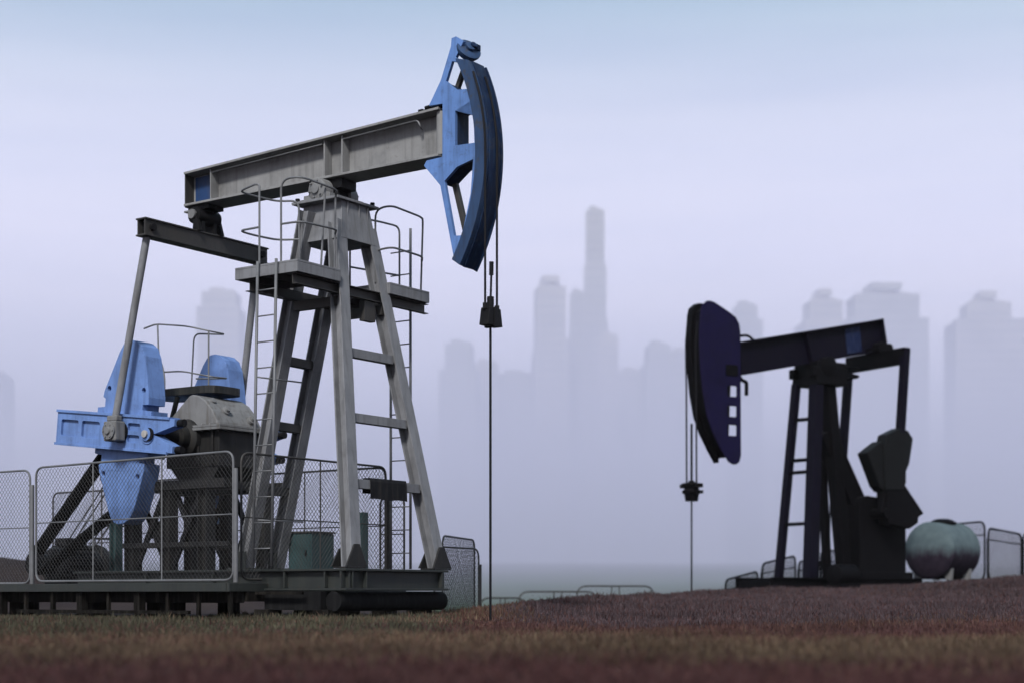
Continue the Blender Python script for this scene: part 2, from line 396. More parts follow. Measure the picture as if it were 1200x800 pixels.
# A-frame
CAPZ = 6.16
fl = [((0.40, -0.34, 5.85), (1.22, -0.98, 0.82)), ((0.40, 0.34, 5.85), (1.22, 1.0, 0.82))]
rl = [((-0.10, -0.40, 6.05), (-1.30, -0.47, 0.82)), ((-0.10, 0.34, 6.05), (-1.42, 0.33, 0.82))]
for p, q in fl:
    b = MB(); b.ibeam(p, q, 0.21, 0.20, (0, 1, 0), tf=0.024, tw=0.025)
    b.build('leg', 'grey', A, 0.004)
for p, q in rl:
    b = MB(); b.ibeam(p, q, 0.20, 0.19, (0, 1, 0), tf=0.022, tw=0.025)
    pv = Vector(p); qv = Vector(q)
    for k in range(3):                                   # bolt rows on the head of the leg
        c = pv.lerp(qv, 0.03+0.035*k); b.cyl(c+Vector((-0.13, -0.05, 0)), c+Vector((-0.09, -0.05, 0)), 0.025, 8)
    b.build('leg', 'grey', A, 0.004)
def at_z(pq, z):
    p, q = Vector(pq[0]), Vector(pq[1]); return p.lerp(q, (p.z-z)/(p.z-q.z))
for z in (3.92, 2.97, 2.02):
    MB().bar(at_z(fl[0], z)+Vector((0.0, 0.09, 0)), at_z(fl[1], z)+Vector((0.0, -0.09, 0)), 0.12, 0.13, (1, 0, 0)).build('cross_brace', 'grey', A, 0.004)
    MB().bar(at_z(rl[0], z)+Vector((0, 0.09, 0)), at_z(rl[1], z)+Vector((0, -0.09, 0)), 0.12, 0.13, (1, 0, 0)).build('cross_brace', 'dark_grey', A, 0.004)
for i, s in enumerate((-1, 1)):
    f = Vector(fl[i][1]); g = MB()
    g.bx(f.x-0.17, f.x+0.10, f.y-0.2, f.y+0.2, 0.823, 0.845)
    g.prism([(-0.26, 0.846), (0.24, 0.846), (0.05, 1.16), (-0.07, 1.16)], [], lambda a, b, t: (t, f.y+a*0.9+(-s)*0.035*(b-0.84), b), f.x+0.075-0.0, f.x+0.10)
    g.prism([(-0.26, 0.846), (0.24, 0.846), (0.05, 1.10), (-0.07, 1.10)], [], lambda a, b, t: (t, f.y+a*0.9, b), f.x-0.19, f.x-0.165)
    g.build('foot_gusset', 'gear_low', A, 0.003)
for q in rl:
    f = q[1]; g = MB(); g.bx(f[0]-0.2, f[0]+0.2, f[1]-0.17, f[1]+0.17, 0.821, 0.86); g.bx(f[0]-0.012, f[0]+0.16, f[1]-0.15, f[1]-0.13, 0.86, 1.1); g.build('foot_plate', 'skid', A, 0.003)
# head of the A-frame: tapered box with top plate
m = MB()
def cap_pt(x, y, z):
    k = (CAPZ-z)/0.55
    return (x*(1+0.16*k), y*(1+0.30*k), z)
vs = [cap_pt(x, y, z) for z in (CAPZ-0.56, CAPZ) for x, y in ((-0.26, -0.31), (0.47, -0.31), (0.47, 0.31), (-0.26, 0.31))]
m.add(vs, [(0, 1, 2, 3), (4, 7, 6, 5), (0, 4, 5, 1), (1, 5, 6, 2), (2, 6, 7, 3), (3, 7, 4, 0)])
m.bx(-0.36, 0.53, -0.47, 0.47, CAPZ+0.002, CAPZ+0.04)
for y in (-0.2, 0.06, 0.25): m.bx(0.475, 0.50, y-0.012, y+0.012, CAPZ-0.4, CAPZ)
m.build('post_cap', 'grey', A, 0.006)
for y in (-0.40, 0.40):
    for x in (-0.3, 0.46): MB().cyl((x, y, CAPZ+0.03), (x, y, CAPZ+0.10), 0.035, 6).build('cap_bolt', 'steel_dark', A)
for s in (-1, 1):       # saddle bearing housings
    m = MB()
    m.lathe((0.05, s*0.29, 6.36), (0, s, 0), [(-0.09, 0.12), (-0.09, 0.17), (0.07, 0.17), (0.10, 0.15), (0.115, 0.07), (0.14, 0.07), (0.145, 0.0)], 24)
    m.bx(-0.2, 0.3, s*0.29-0.09, s*0.29+0.09, CAPZ+0.042, CAPZ+0.13)
    m.prism([(-0.14, CAPZ+0.12), (0.24, CAPZ+0.12), (0.19, 6.36), (-0.09, 6.36)], [], XZ, s*0.29-0.07, s*0.29+0.07)
    for k in range(6):
        a = k*math.pi/3+0.3; c = Vector((0.05+0.12*math.cos(a), s*0.405, 6.36+0.12*math.sin(a))); m.cyl(c-Vector((0, s*0.02, 0)), c+Vector((0, s*0.02, 0)), 0.016, 6)
    m.bx(-0.3, -0.14, s*0.29-0.1, s*0.29+0.1, CAPZ+0.043, CAPZ+0.075)
    m.build('saddle_bearing', 'gear', A, 0.004)
m = MB(); m.cyl((0.05, -0.2, 6.36), (0.05, 0.2, 6.36), 0.11, 20); m.bx(-0.22, 0.34, -0.17, 0.17, 6.40, 6.53); m.build('saddle_shaft', 'steel_dark', A)

# walking beam: slightly tilted I-beam
BT = 0.0365                                            # rise per metre of the beam top
zt = lambda x: 7.165+BT*x
zb = lambda x: 6.545+0.0065*x
m = MB()
x0, x1 = -2.83, 2.16
m.prism([(x0, zt(x0)-0.035), (x1, zt(x1)-0.035), (x1, zt(x1)), (x0, zt(x0))], [], XZ, -0.235, 0.235)
m.prism([(x0, zb(x0)), (x1, zb(x1)), (x1, zb(x1)+0.035), (x0, zb(x0)+0.035)], [], XZ, -0.235, 0.235)
m.prism([(x0, zb(x0)+0.035), (x1, zb(x1)+0.035), (x1, zt(x1)-0.035), (x0, zt(x0)-0.035)], [], XZ, -0.014, 0.014)
beam = m.build('walking_beam', 'beam_grey', A, 0.004)
for x in (-2.30, 0.02, 0.36):
    for s in (-1, 1):
        MB().prism([(x-0.012, zb(x)+0.036), (x+0.012, zb(x)+0.036), (x+0.012, zt(x)-0.036), (x-0.012, zt(x)-0.036)], [], XZ, s*0.016, s*0.178).build('stiffener', 'beam_grey', beam)
MB().prism([(x0, zb(x0)-0.01), (x0+0.02, zb(x0)-0.01), (x0+0.02, zt(x0)+0.004), (x0, zt(x0)+0.004)], [], lambda a, b, t: (a-0.022, t, b), -0.19, 0.19).build('end_plate', 'dark_grey', beam)
for s in (-1, 1):
    MB().prism([(-2.78, zb(-2.7)+0.06), (-2.33, zb(-2.3)+0.06), (-2.33, zt(-2.3)-0.06), (-2.78, zt(-2.8)-0.06)], [], XZ, s*0.016, s*0.024).build('blue_panel', 'blue_deep', beam)
pts = fillet([(-2.27, -0.13, zt(-2.27)-0.10), (0.0, -0.13, zt(0)-0.10)], 0.05)
MB().tube([(-2.27, -0.17, zt(-2.27)-0.09), (-0.02, -0.17, zt(0)-0.09)], 0.012, 6).build('grease_pipe', 'galv', beam)
m = MB(); m.tube(fillet([(0.38, -0.17, zt(0.38)-0.09), (1.75, -0.17, zt(1.75)-0.09), (1.80, -0.17, zt(1.8)-0.2), (1.74, -0.05, zt(1.8)-0.2)], 0.08), 0.012, 6); m.build('grease_pipe', 'galv', beam)
# hinge tube at the beam nose, and latch
m = MB(); m.cyl((2.13, -0.11, zb(2.1)+0.04), (2.13, -0.11, zt(2.1)-0.04), 0.075, 16); m.cyl((2.13, 0.11, zb(2.1)+0.04), (2.13, 0.11, zt(2.1)-0.04), 0.075, 16); m.build('hinge_tube', 'beam_grey', beam)
m = MB(); m.bx(1.82, 2.16, -0.12, 0.14, zt(2)+0.002, zt(2)+0.05); m.cyl((1.86, -0.13, zt(2)+0.06), (2.12, -0.13, zt(2)+0.08), 0.03, 8); m.bx(1.74, 1.82, -0.15, -0.05, zt(1.8)+0.02, zt(1.8)+0.06); m.build('head_latch', 'steel_dark', beam)

# horse head: thick cut-out body, curved plate in front, built round the pivot
PC = (0.02, 6.52)
def arc(r, a0, a1, n):
    return [(PC[0]+r*math.cos(R(a0+(a1-a0)*k/n)), PC[1]+r*math.sin(R(a0+(a1-a0)*k/n))) for k in range(n+1)]
rin = 2.80
tipA, botA = 32.5, -31.0
outer = [(2.395, 8.15), (2.47, 8.16), (2.60, 8.07)]+arc(rin, 29.0, -30.0, 22)+[(2.455, 5.05), (2.43, 5.12), (2.20, 6.14), (1.915, 6.455), (1.96, 6.52), (2.235, 6.53), (2.24, 7.27), (2.0, 7.28), (2.21, 7.60), (2.385, 8.04)]
holes = [
    [(2.405, 7.83), (2.50, 7.80), (2.615, 7.60), (2.665, 7.40), (2.485, 7.42), (2.30, 7.575)],
    [(2.457, 7.136), (2.735, 7.225), (2.770, 7.02), (2.785, 6.64), (2.457, 6.655)],
    [(2.272, 6.19), (2.487, 6.355), (2.765, 6.42), (2.72, 5.95), (2.60, 5.50), (2.555, 5.40), (2.44, 5.41)],
]
ho = MB(); ho.prism(outer, holes, XZ, -0.24, -0.185)
head = ho.build('horse_head', 'blue', A, 0.005)
hub = [(1.96, 6.47), (2.19, 6.175), (2.26, 6.21), (2.482, 6.368), (2.79, 6.435), (2.80, 6.60), (2.445, 6.645), (2.445, 7.145), (2.745, 7.24), (2.70, 7.375), (2.49, 7.405), (2.31, 7.555), (2.22, 7.575), (2.03, 7.29), (2.25, 7.275), (2.25, 6.525)]
MB().prism(hub, [], XZ, -0.183, 0.10).build('hub_box', 'arc_black', head, 0.004)
MB().prism(arc(2.79, 27.5, -30.5, 24)+arc(2.70, 27.5, -30.5, 24)[::-1], [], XZ, 0.06, 0.10).build('back_rim', 'arc_black', head)
MB().bar((2.30, 0.02, 7.52), (2.52, 0.02, 7.98), 0.07, 0.06).build('head_brace', 'dark_grey', head, 0.004)
MB().bar((2.27, 0.02, 6.20), (2.53, 0.02, 5.25), 0.07, 0.075).build('head_brace', 'dark_grey', head, 0.004)
a_out = arc(2.955, 25.5, -31.2, 30); a_in = arc(2.79, 28.5, -31.0, 30)
MB().prism(a_out+a_in[::-1], [], XZ, -0.262, -0.17).build('side_flange', 'blue_worn', head, 0.004)
MB().prism(arc(2.97, 25.5, -31.4, 30)+arc(2.80, 25.5, -31.4, 30)[::-1], [], XZ, -0.166, 0.105).build('arc_plate', 'arc_black', head, 0.004)
a2 = arc(2.99, 25.0, -31.6, 30); MB().prism(a2+arc(2.9, 25.0, -31.6, 30)[::-1], [], XZ, 0.108, 0.135).build('side_flange', 'arc_black', head, 0.004)
m = MB(); c = (2.60, -0.02, 8.03)
m.lathe((2.58, -0.10, 7.98), (0.78, -0.35, 0.52), [(-0.06, 0.0), (-0.06, 0.15), (0.0, 0.18), (0.03, 0.18), (0.04, 0.15), (0.05, 0.07), (0.09, 0.07), (0.10, 0.04)], 22)
m.build('rope_spool', 'blue_worn', head)
m = MB(); m.cyl((2.62, -0.08, 8.0), (2.69, -0.10, 8.05), 0.05, 10); m.box((2.64, 0.0, 8.03), (0.10, 0.09, 0.08)); m.build('spool_clamp', 'arc_black', head, 0.004)

# bridle, carrier bar and polished rod
RX = 2.99; RY = -0.17
def rope(y, z_top):
    a = math.asin(min(1, (z_top-PC[1])/2.985)); pts = [(PC[0]+2.985*math.cos(t), y, PC[1]+2.985*math.sin(t)) for t in np.linspace(a, 0, 14)]
    return pts
for y, off in ((-0.295, -1), (-0.015, 1)):
    m = MB(); m.tube(rope(y, 7.6)+[(PC[0]+2.985, y, 4.36)], 0.016, 6); m.build('bridle_rope', 'cable', A)
m = MB()
m.prism([(-0.13, 4.36), (0.13, 4.36), (0.175, 4.12), (-0.175, 4.12)], [], lambda a, b, t: (t, RY+0.012+a, b), 2.93, 3.08)
m.cyl((3.005, -0.295, 4.33), (3.005, -0.295, 4.42), 0.035, 10); m.cyl((3.005, -0.015, 4.33), (3.005, -0.015, 4.42), 0.035, 10)
m.bx(2.915, 3.095, -0.19, -0.13, 4.10, 4.37); m.cyl((3.005, RY, 4.34), (3.005, RY, 4.52), 0.05, 10)
carrier = m.build('carrier_bar', 'steel_dark', A, 0.006)
m = MB(); m.cyl((3.005, RY, -0.1), (3.005, RY, 4.5), 0.018, 10); m.cyl((3.005, RY+0.005, 4.5), (3.005, RY+0.02, 4.82), 0.016, 10); m.cyl((3.005, RY+0.02, 4.82), (3.005, RY+0.024, 5.0), 0.032, 10); m.build('polished_rod', 'cable', A)

# tail bearing and equalizer
EX = -2.6
m = MB()
m.bx(EX-0.2, EX+0.24, -0.17, 0.17, zb(EX)-0.07, zb(EX)-0.003)
m.cyl((EX, -0.24, 6.36), (EX, 0.24, 6.36), 0.13, 20)
for s in (-1, 1):
    m.prism([(EX-0.08, 6.47), (EX+0.08, 6.47), (EX+0.11, 6.11), (EX-0.11, 6.11)], [], XZ, s*0.13-0.035, s*0.13+0.035)
    m.prism([(EX-0.05, 6.42), (EX+0.06, 6.42), (EX+0.16, 6.10), (EX+0.07, 6.10)], [], XZ, s*0.24-0.03, s*0.24+0.03)
m.build('tail_bearing', 'steel_dark', A, 0.005)
m = MB(); m.cyl((EX, -0.30, 6.37), (EX, -0.25, 6.37), 0.075, 16); m.bx(EX-0.24, EX-0.1, -0.22, -0.12, zb(EX)-0.10, zb(EX)-0.072); m.build('bearing_cap', 'gear', A, 0.004)
m = MB(); eq_y = 1.34
m.bx(EX-0.11, EX+0.11, -eq_y, eq_y, 6.085, 6.11); m.bx(EX-0.11, EX+0.11, -eq_y, eq_y, 5.84, 5.865)
m.bx(EX-0.085, EX-0.065, -eq_y+0.01, eq_y-0.01, 5.866, 6.084); m.bx(EX+0.065, EX+0.085, -eq_y+0.01, eq_y-0.01, 5.866, 6.084)
eq = m.build('equalizer', 'dark_grey', A, 0.004)
for s in (-1, 1):
    m = MB(); m.cyl((EX-0.14, s*1.19, 5.98), (EX+0.14, s*1.19, 5.98), 0.055, 14); m.bx(EX-0.062, EX+0.062, s*1.19-0.06, s*1.19+0.06, 5.87, 6.08); m.build('end_pin', 'steel_dark', eq, 0.004)

# cranks, counterweights, pitman arms
S = Vector((-2.55, 2.87)); cdir = Vector((-0.994, 0.11)); ndir = Vector((0.11, 0.994))
def CR(a, b): p = S+cdir*a+ndir*b; return p.x, p.y
def CP(a, b, t): x, z = CR(a, b); return (x, t, z)
def crank(s):
    y0, y1, yr = s*1.20, s*1.00, s*1.155
    out = [(-0.50, 0.255), (-0.50, 0.15), (-0.06, 0.0), (-0.50, -0.15), (-0.50, -0.255), (0.3, -0.262), (2.12, -0.245), (2.12, 0.245), (0.3, 0.262)]
    pockets = [[(1.62, -0.13), (2.02, -0.13), (2.02, 0.13), (1.62, 0.13)], [(1.13, -0.13), (1.54, -0.13), (1.54, 0.13), (1.13, 0.13)],
               [(0.23, 0.03), (0.50, 0.03), (0.50, 0.15), (0.23, 0.15)], [(0.23, -0.15), (0.50, -0.15), (0.50, -0.03), (0.23, -0.03)]]
    pockets = [[(v.x, v.y) for v in fillet([(a, b, 0) for a, b in p], 0.04, 3, True)] for p in pockets]
    m = MB(); m.prism(out, pockets, CP, y0, yr); m.prism([(a*1.0, b) for a, b in out], [], CP, yr-s*0.001, y1)
    for b in (0.258, -0.258):                       # edge ribs
        m.prism([(-0.4, b-0.02), (2.13, b-0.02), (2.13, b+0.02), (-0.4, b+0.02)], [], CP, s*1.225, s*0.99)
    k = m.build('crank_arm', 'weight', A, 0.008)
    m = MB(); c = CP(0.05, 0, 0)
    m.lathe((c[0], s*1.195, c[2]), (0, s, 0), [(0, 0.15), (0.02, 0.15), (0.022, 0.10), (0.05, 0.10), (0.055, 0.0)], 24); m.build('hub_ring', 'weight', k)
    m = MB(); m.lathe((c[0], s*1.25, c[2]), (0, s, 0), [(0, 0.0), (0, 0.055), (0.03, 0.055), (0.035, 0.0)], 16); m.build('shaft_end', 'belt_line', k)
    for b in (0.20, -0.20):
        q = CP(-0.52, b, 0); MB().cyl((q[0]-0.05, s*1.1, q[2]), (q[0]+0.09, s*1.1, q[2]), 0.06, 12).build('clamp_bolt', 'steel_dark', k)
    return k
def weight(s, side, hl=True):
    prof = [(1.36, 0.26), (1.36, 0.36), (1.20, 0.375), (1.20, 0.50), (1.255, 0.53), (1.235, 0.62), (1.06, 1.00), (0.96, 1.22), (0.88, 1.345), (0.80, 1.40), (0.70, 1.415), (0.60, 1.40), (0.48, 1.33), (0.39, 1.18), (0.30, 0.86), (0.235, 0.56), (0.235, 0.45), (0.36, 0.44), (0.36, 0.36), (0.16, 0.355), (0.16, 0.26)]
    poly = [(a, b*side) for a, b in prof]
    hs = []
    for a, b in ((0.36, 0.66), (1.13, 0.66)):
        hs.append([(a+0.045*math.cos(t*0.785), side*b+0.045*math.sin(t*0.785)) for t in range(8)])
    m = MB(); m.prism(poly, hs, CP, s*1.06, s*0.72)
    w = m.build('counterweight', 'weight', A, 0.035)
    return w
for s in (-1, 1):
    k = crank(s)
    for side in (1, -1): weight(s, side)
    wx, wz = CR(0.64, 0.0)
    top = Vector((EX, s*1.19, 5.97)); bot = Vector((wx, s*1.33, wz+0.1))
    pit = MB().tube([top, bot], 0.058, 14).build('pitman_arm', 'grey', A)
    m = MB(); m.box((wx, s*1.33, wz), (0.27, 0.2, 0.30)); m.bx(wx-0.11, wx+0.11, s*1.33-0.06, s*1.33+0.06, wz+0.15, wz+0.24); m.build('wrist_bearing', 'gear', pit, 0.02)
    m = MB(); m.lathe((wx, s*1.43, wz), (0, s, 0), [(0, 0.13), (0.03, 0.13), (0.035, 0.06), (0.06, 0.05), (0.062, 0.0)], 18)
    for q in range(6): a = q*math.pi/3; m.cyl((wx+0.1*math.cos(a), s*1.45, wz+0.1*math.sin(a)), (wx+0.1*math.cos(a), s*1.475, wz+0.1*math.sin(a)), 0.014, 6)
    m.build('bearing_cover', 'gear', pit)
    m = MB(); m.cyl((wx-0.0, s*1.24, wz), (wx, s*1.20, wz), 0.16, 18); m.build('wrist_pin', 'steel_dark', pit)
MB().cyl((S.x, -1.24, S.y), (S.x, 1.24, S.y), 0.10, 20).build('crank_shaft', 'steel_dark', A)

# gearbox
m = MB()
lid = [(-3.02, 3.05), (-2.92, 3.19), (-2.50, 3.52), (-2.42, 3.535), (-2.30, 3.51), (-2.14, 3.42), (-2.0, 3.27), (-1.90, 3.10), (-1.885, 3.05)]
m.prism(lid, [], XZ, -0.44, 0.52)
lidob = None
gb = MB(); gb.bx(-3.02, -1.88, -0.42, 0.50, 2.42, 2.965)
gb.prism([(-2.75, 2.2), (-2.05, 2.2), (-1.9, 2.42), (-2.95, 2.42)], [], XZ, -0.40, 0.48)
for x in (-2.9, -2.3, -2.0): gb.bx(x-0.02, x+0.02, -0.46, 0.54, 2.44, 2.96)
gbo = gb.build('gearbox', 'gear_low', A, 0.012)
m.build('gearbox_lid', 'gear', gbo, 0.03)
m = MB(); m.bx(-3.12, -1.76, -0.53, 0.61, 2.968, 3.008); m.bx(-3.11, -1.77, -0.52, 0.60, 3.012, 3.05)
for x in np.linspace(-3.05, -1.83, 8):
    for y in (-0.485, 0.565): m.cyl((x, y, 2.95), (x, y, 3.075), 0.018, 6)
m.build('flange', 'gear', gbo, 0.006)
for x, y, z in ((-2.02, -0.15, 3.27), (-1.93, 0.32, 3.16), (-2.2, -0.28, 3.4)):
    MB().lathe((x, y, z), (0.8, 0, 0.55), [(-0.03, 0.07), (0.04, 0.07), (0.05, 0.05), (0.09, 0.045), (0.095, 0.0)], 14).build('lid_plug', 'gear', gbo)
for s in (-1, 1):
    MB().lathe((S.x, s*0.43 if s < 0 else 0.51, S.y), (0, s, 0), [(0, 0.3), (0.08, 0.29), (0.12, 0.2), (0.25, 0.19), (0.26, 0.0)], 26).build('shaft_housing', 'gear_low', gbo)
# gearbox stand: columns, caps and crossed struts
m = MB()
for x in (-3.55, -2.75, -1.95):
    for y in (-0.62, 0.66): m.ibeam((x, y, 0.82), (x, y, 2.06), 0.2, 0.2, (0, 1, 0), tf=0.02, tw=0.02)
for y in (-0.62, 0.66): m.bx(-3.75, -1.45, y-0.14, y+0.14, 2.062, 2.20)
for y in (-0.62, 0.66): m.bx(-3.7, -1.4, y-0.09, y+0.09, 1.18, 1.26)
m.bx(-3.7, -3.5, -0.47, 0.5, 2.08, 2.2); m.bx(-2.05, -1.85, -0.47, 0.5, 2.08, 2.2)
st = m.build('gearbox_stand', 'gear_low', A, 0.005)
for xa, xb in ((-3.45, -2.85), (-2.65, -2.05)):
    for y in (0.66, -0.62):
        m = MB(); m.bar((xa, y, 0.9), (xb, y, 2.02), 0.05, 0.085); m.bar((xb, y+0.052, 0.9), (xa, y+0.052, 2.02), 0.05, 0.085); m.bx((xa+xb)/2-0.13, (xa+xb)/2+0.13, y+0.079, y+0.093, 1.33, 1.60); m.build('cross_strut', 'steel_dark', st)
# deck and guard rail above the gearbox
m = MB()
poly = [(v.x, v.y) for v in fillet([(-3.72, -0.25, 0), (-2.2, -0.25, 0), (-2.2, 0.5, 0), (-3.72, 0.5, 0)], 0.25, 5, True)]
m.prism(poly, [], lambda a, b, t: (a, b, t), 3.58, 3.70)
m.bar((-3.0, -0.2, 3.57), (-3.35, -0.2, 2.6), 0.06, 0.06); m.bar((-2.7, 0.45, 3.58), (-3.3, 0.45, 2.6), 0.06, 0.06)
ad = m.build('access_deck', 'deck', A, 0.005)
m = MB()
top = fillet([(-4.1, 0.12, 4.78), (-3.7, 0.0, 4.80), (-3.0, 0.0, 4.70), (-2.6, 0.12, 4.60), (-2.62, 0.5, 4.6), (-3.35, 0.5, 4.68), (-3.42, 0.5, 3.66)], 0.14)
m.tube(top, 0.014, 6)
mid = fillet([(-3.9, 0.1, 4.05), (-3.1, 0.0, 4.0), (-2.55, 0.1, 3.88), (-2.56, 0.5, 3.9), (-3.3, 0.5, 3.95)], 0.14); m.tube(mid, 0.014, 6)
m.tube([(-2.62, 0.1, 4.6), (-2.62, 0.1, 3.66)], 0.014, 6); m.tube(fillet([(-3.66, 0.0, 4.79), (-3.64, 0.0, 4.3), (-3.5, 0.0, 4.0), (-3.5, 0, 3.66)], 0.2), 0.014, 6)
m.build('guard_rail', 'galv', ad)
# sheave, belts, motor
shc = Vector((-3.72, -0.62, 2.45)); mpc = Vector((-5.80, -0.62, 0.96))
m = MB(); m.lathe(shc+Vector((0, -0.14, 0)), (0, 1, 0), [(0, 0.08), (0, 0.44), (0.02, 0.48), (0.26, 0.48), (0.28, 0.44), (0.28, 0.08)], 36); m.cyl(shc+Vector((0, 0, 0)), shc+Vector((0, 0.55, 0)), 0.05, 12); m.build('belt_sheave', 'steel_dark', A)
def belt_loop(y, r1, r2):
    d = Vector((shc.x-mpc.x, shc.z-mpc.z)); L_ = d.length; th = math.atan2(d.y, d.x); be = math.asin((r2-r1)/L_); pts = []
    for k in range(9):
        a = th+math.pi/2+be+(math.pi-2*be)*k/8; pts.append((mpc.x+r1*math.cos(a), y, mpc.z+r1*math.sin(a)))
    for k in range(17):
        a = th-math.pi/2-be+(math.pi+2*be)*k/16; pts.append((shc.x+r2*math.cos(a), y, shc.z+r2*math.sin(a)))
    return pts
m = MB()
for k in range(5): m.tube(belt_loop(-0.74+0.06*k, 0.16, 0.49), 0.026, 6, closed=True)
bo = m.build('drive_belt', 'rubber', A)
m = MB(); m.lathe(mpc+Vector((0, -0.15, 0)), (0, 1, 0), [(0, 0.05), (0, 0.16), (0.30, 0.16), (0.30, 0.05)], 24); m.cyl(mpc, mpc+Vector((0, 0.35, 0)), 0.04, 10)
mp_ = MB(); mc = mpc+Vector((0, 0.25, 0))
mp_.lathe(mc, (0, 1, 0), [(0, 0.12), (0.03, 0.26), (0.10, 0.30), (0.75, 0.30), (0.80, 0.26), (0.92, 0.24), (0.95, 0.0)], 28)
for k in range(20):
    a = k*2*math.pi/20; c = mc+Vector((0.31*math.cos(a), 0.42, 0.31*math.sin(a))); mp_.box(c, (0.05, 0.62, 0.012), Matrix.Rotation(-a, 3, 'Y'))
mp_.bx(mc.x-0.28, mc.x+0.28, mc.y+0.1, mc.y+0.75, 0.63, 0.72); mp_.bx(mc.x-0.14, mc.x+0.14, mc.y+0.2, mc.y+0.5, mc.z+0.3, mc.z+0.44)
mo = mp_.build('electric_motor', 'steel_dark', A, 0.004); m.build('motor_pulley', 'steel_dark', mo)

# working platform round the post
PZ = 5.08
m = MB()
for y0, y1 in ((-1.52, -0.60), (0.52, 1.48)):
    m.bx(-0.48, 0.70, y0, y1, PZ-0.03, PZ)
    m.bx(-0.48, -0.455, y0, y1, PZ-0.17, PZ-0.032); m.bx(0.675, 0.70, y0, y1, PZ-0.17, PZ-0.032)
    m.bx(-0.453, 0.673, y0, y0+0.025, PZ-0.17, PZ-0.032); m.bx(-0.453, 0.673, y1-0.025, y1, PZ-0.17, PZ-0.032)
    for x in (-0.1, 0.3): m.bx(x-0.02, x+0.02, y0+0.03, y1-0.03, PZ-0.12, PZ-0.032)
pf = m.build('work_platform', 'grey', A, 0.004)
m = MB(); m.channel((0.60, -1.47, PZ-0.25), (0.60, 1.53, PZ-0.25), 0.09, 0.15, (-1, 0, 0), t=0.012); m.build('support_beam', 'dark_grey', pf, 0.003)
m = MB(); m.channel((-0.30, -1.45, PZ-0.26), (-0.30, 1.45, PZ-0.26), 0.09, 0.15, (1, 0, 0), t=0.012); m.bar((-0.25, -0.5, PZ-0.42), (0.55, -0.5, PZ-0.42), 0.09, 0.14); m.bar((-0.25, 0.46, PZ-0.42), (0.62, 0.46, PZ-0.42), 0.09, 0.14); m.bx(0.5, 0.6, 0.05, 0.3, PZ-0.62, PZ-0.33); m.build('support_beam', 'dark_grey', pf, 0.003)
tb = 0.0155
def rail(paths, name='handrail', par=pf):
    m = MB()
    for p, r in paths: m.tube(fillet(p, r), tb, 7)
    return m.build(name, 'galv', par)
T, MDD = 6.16, 5.60
rail([([(0.0, -1.53, PZ), (0.0, -1.53, T+0.03), (-0.06, -1.54, T+0.05), (-0.40, -1.52, T), (-0.42, -1.2, T), (-0.36, -0.78, T), (-0.08, -0.62, T), (-0.06, -0.62, PZ)], 0.12),
      ([(0.0, -1.53, MDD), (-0.40, -1.52, MDD), (-0.42, -1.2, MDD), (-0.36, -0.78, MDD), (-0.07, -0.62, MDD)], 0.12)])
rail([([(0.38, -1.50, PZ), (0.38, -1.50, T+0.06), (0.72, -1.48, T+0.06), (0.80, -0.80, T), (0.62, -0.62, T), (0.60, -0.62, PZ)], 0.16),
      ([(0.38, -1.50, MDD), (0.72, -1.48, MDD), (0.80, -0.80, MDD), (0.61, -0.62, MDD)], 0.14), ([(0.74, -0.98, T), (0.66, -0.98, PZ)], 0.02)])
rail([([(0.50, 0.42, PZ), (0.50, 0.42, T), (0.78, 0.44, T+0.03), (0.82, 1.15, T-0.02), (0.62, 1.42, T-0.02), (0.58, 1.42, PZ)], 0.14),
      ([(0.50, 0.42, MDD-0.05), (0.78, 0.46, MDD-0.02), (0.82, 1.15, MDD-0.05), (0.60, 1.42, MDD-0.05)], 0.12)])
rail([([(-0.1, 0.55, PZ), (-0.1, 0.55, T), (0.05, 1.0, T), (0.1, 1.5, T), (0.1, 1.5, PZ)], 0.12), ([(-0.1, 0.55, MDD-0.2), (0.1, 1.5, MDD-0.2)], 0.1), ([(-0.42, 0.6, PZ), (-0.42, 0.6, 5.9), (-0.42, 1.45, 5.9), (-0.42, 1.45, PZ)], 0.1)])
def ladder(xa, xb, y, z0, z1, par, dx=0.0, step=0.36, mat='galv', zl=None):
    m1 = MB().tube([(xa-dx, y, z0), (xa, y, zl or z1)], 0.021, 8).build('ladder', mat, par)
    MB().tube([(xb-dx, y, z0), (xb, y, z1)], 0.021, 8).build('side_rail', mat, m1)
    z = z0+0.25
    while z < z1-0.1:
        k = dx*(1-(z-z0)/(z1-z0)); MB().tube([(xa-k, y, z), (xb-k, y, z)], 0.0105, 6).build('rung', mat, m1); z += step
    return m1
ladder(0.01, 0.36, -1.575, 0.85, PZ+0.03, A, dx=0.09)
ladder(-0.12, 0.27, 1.56, 0.85, 6.12, A, zl=PZ)
for z in (1.5, 3.5): MB().tube([(0.0, -1.56, z), (0.12, -0.75, z)], 0.012, 6).build('ladder_stay', 'galv', A)

# dark cloth hung over the lowest front brace
p0 = at_z(fl[0], 2.02); p1 = at_z(fl[1], 2.02)
m = MB(); c0 = p0.lerp(p1, 0.24); c1 = p0.lerp(p1, 0.74); nx_ = 14; cl = []
for side in (1, -1):
    for i in range(nx_+1):
        for j in range(7):
            p = c0.lerp(c1, i/nx_); t = j/6
            dz = 0.095-(0.30 if side > 0 else 0.22)*t; w_ = 0.008*math.sin(i*1.3+j*0.4)*t
            cl.append((p.x+side*(0.078 if j else 0.062)+w_, p.y, p.z+dz+0.008*math.sin(i*0.7)*t))
fs = []
for s_ in range(2):
    o = s_*(nx_+1)*7
    for i in range(nx_):
        for j in range(6): fs.append((o+i*7+j, o+i*7+j+1, o+(i+1)*7+j+1, o+(i+1)*7+j))
o = (nx_+1)*7
for i in range(nx_): fs.append((i*7, (i+1)*7, o+(i+1)*7, o+i*7))
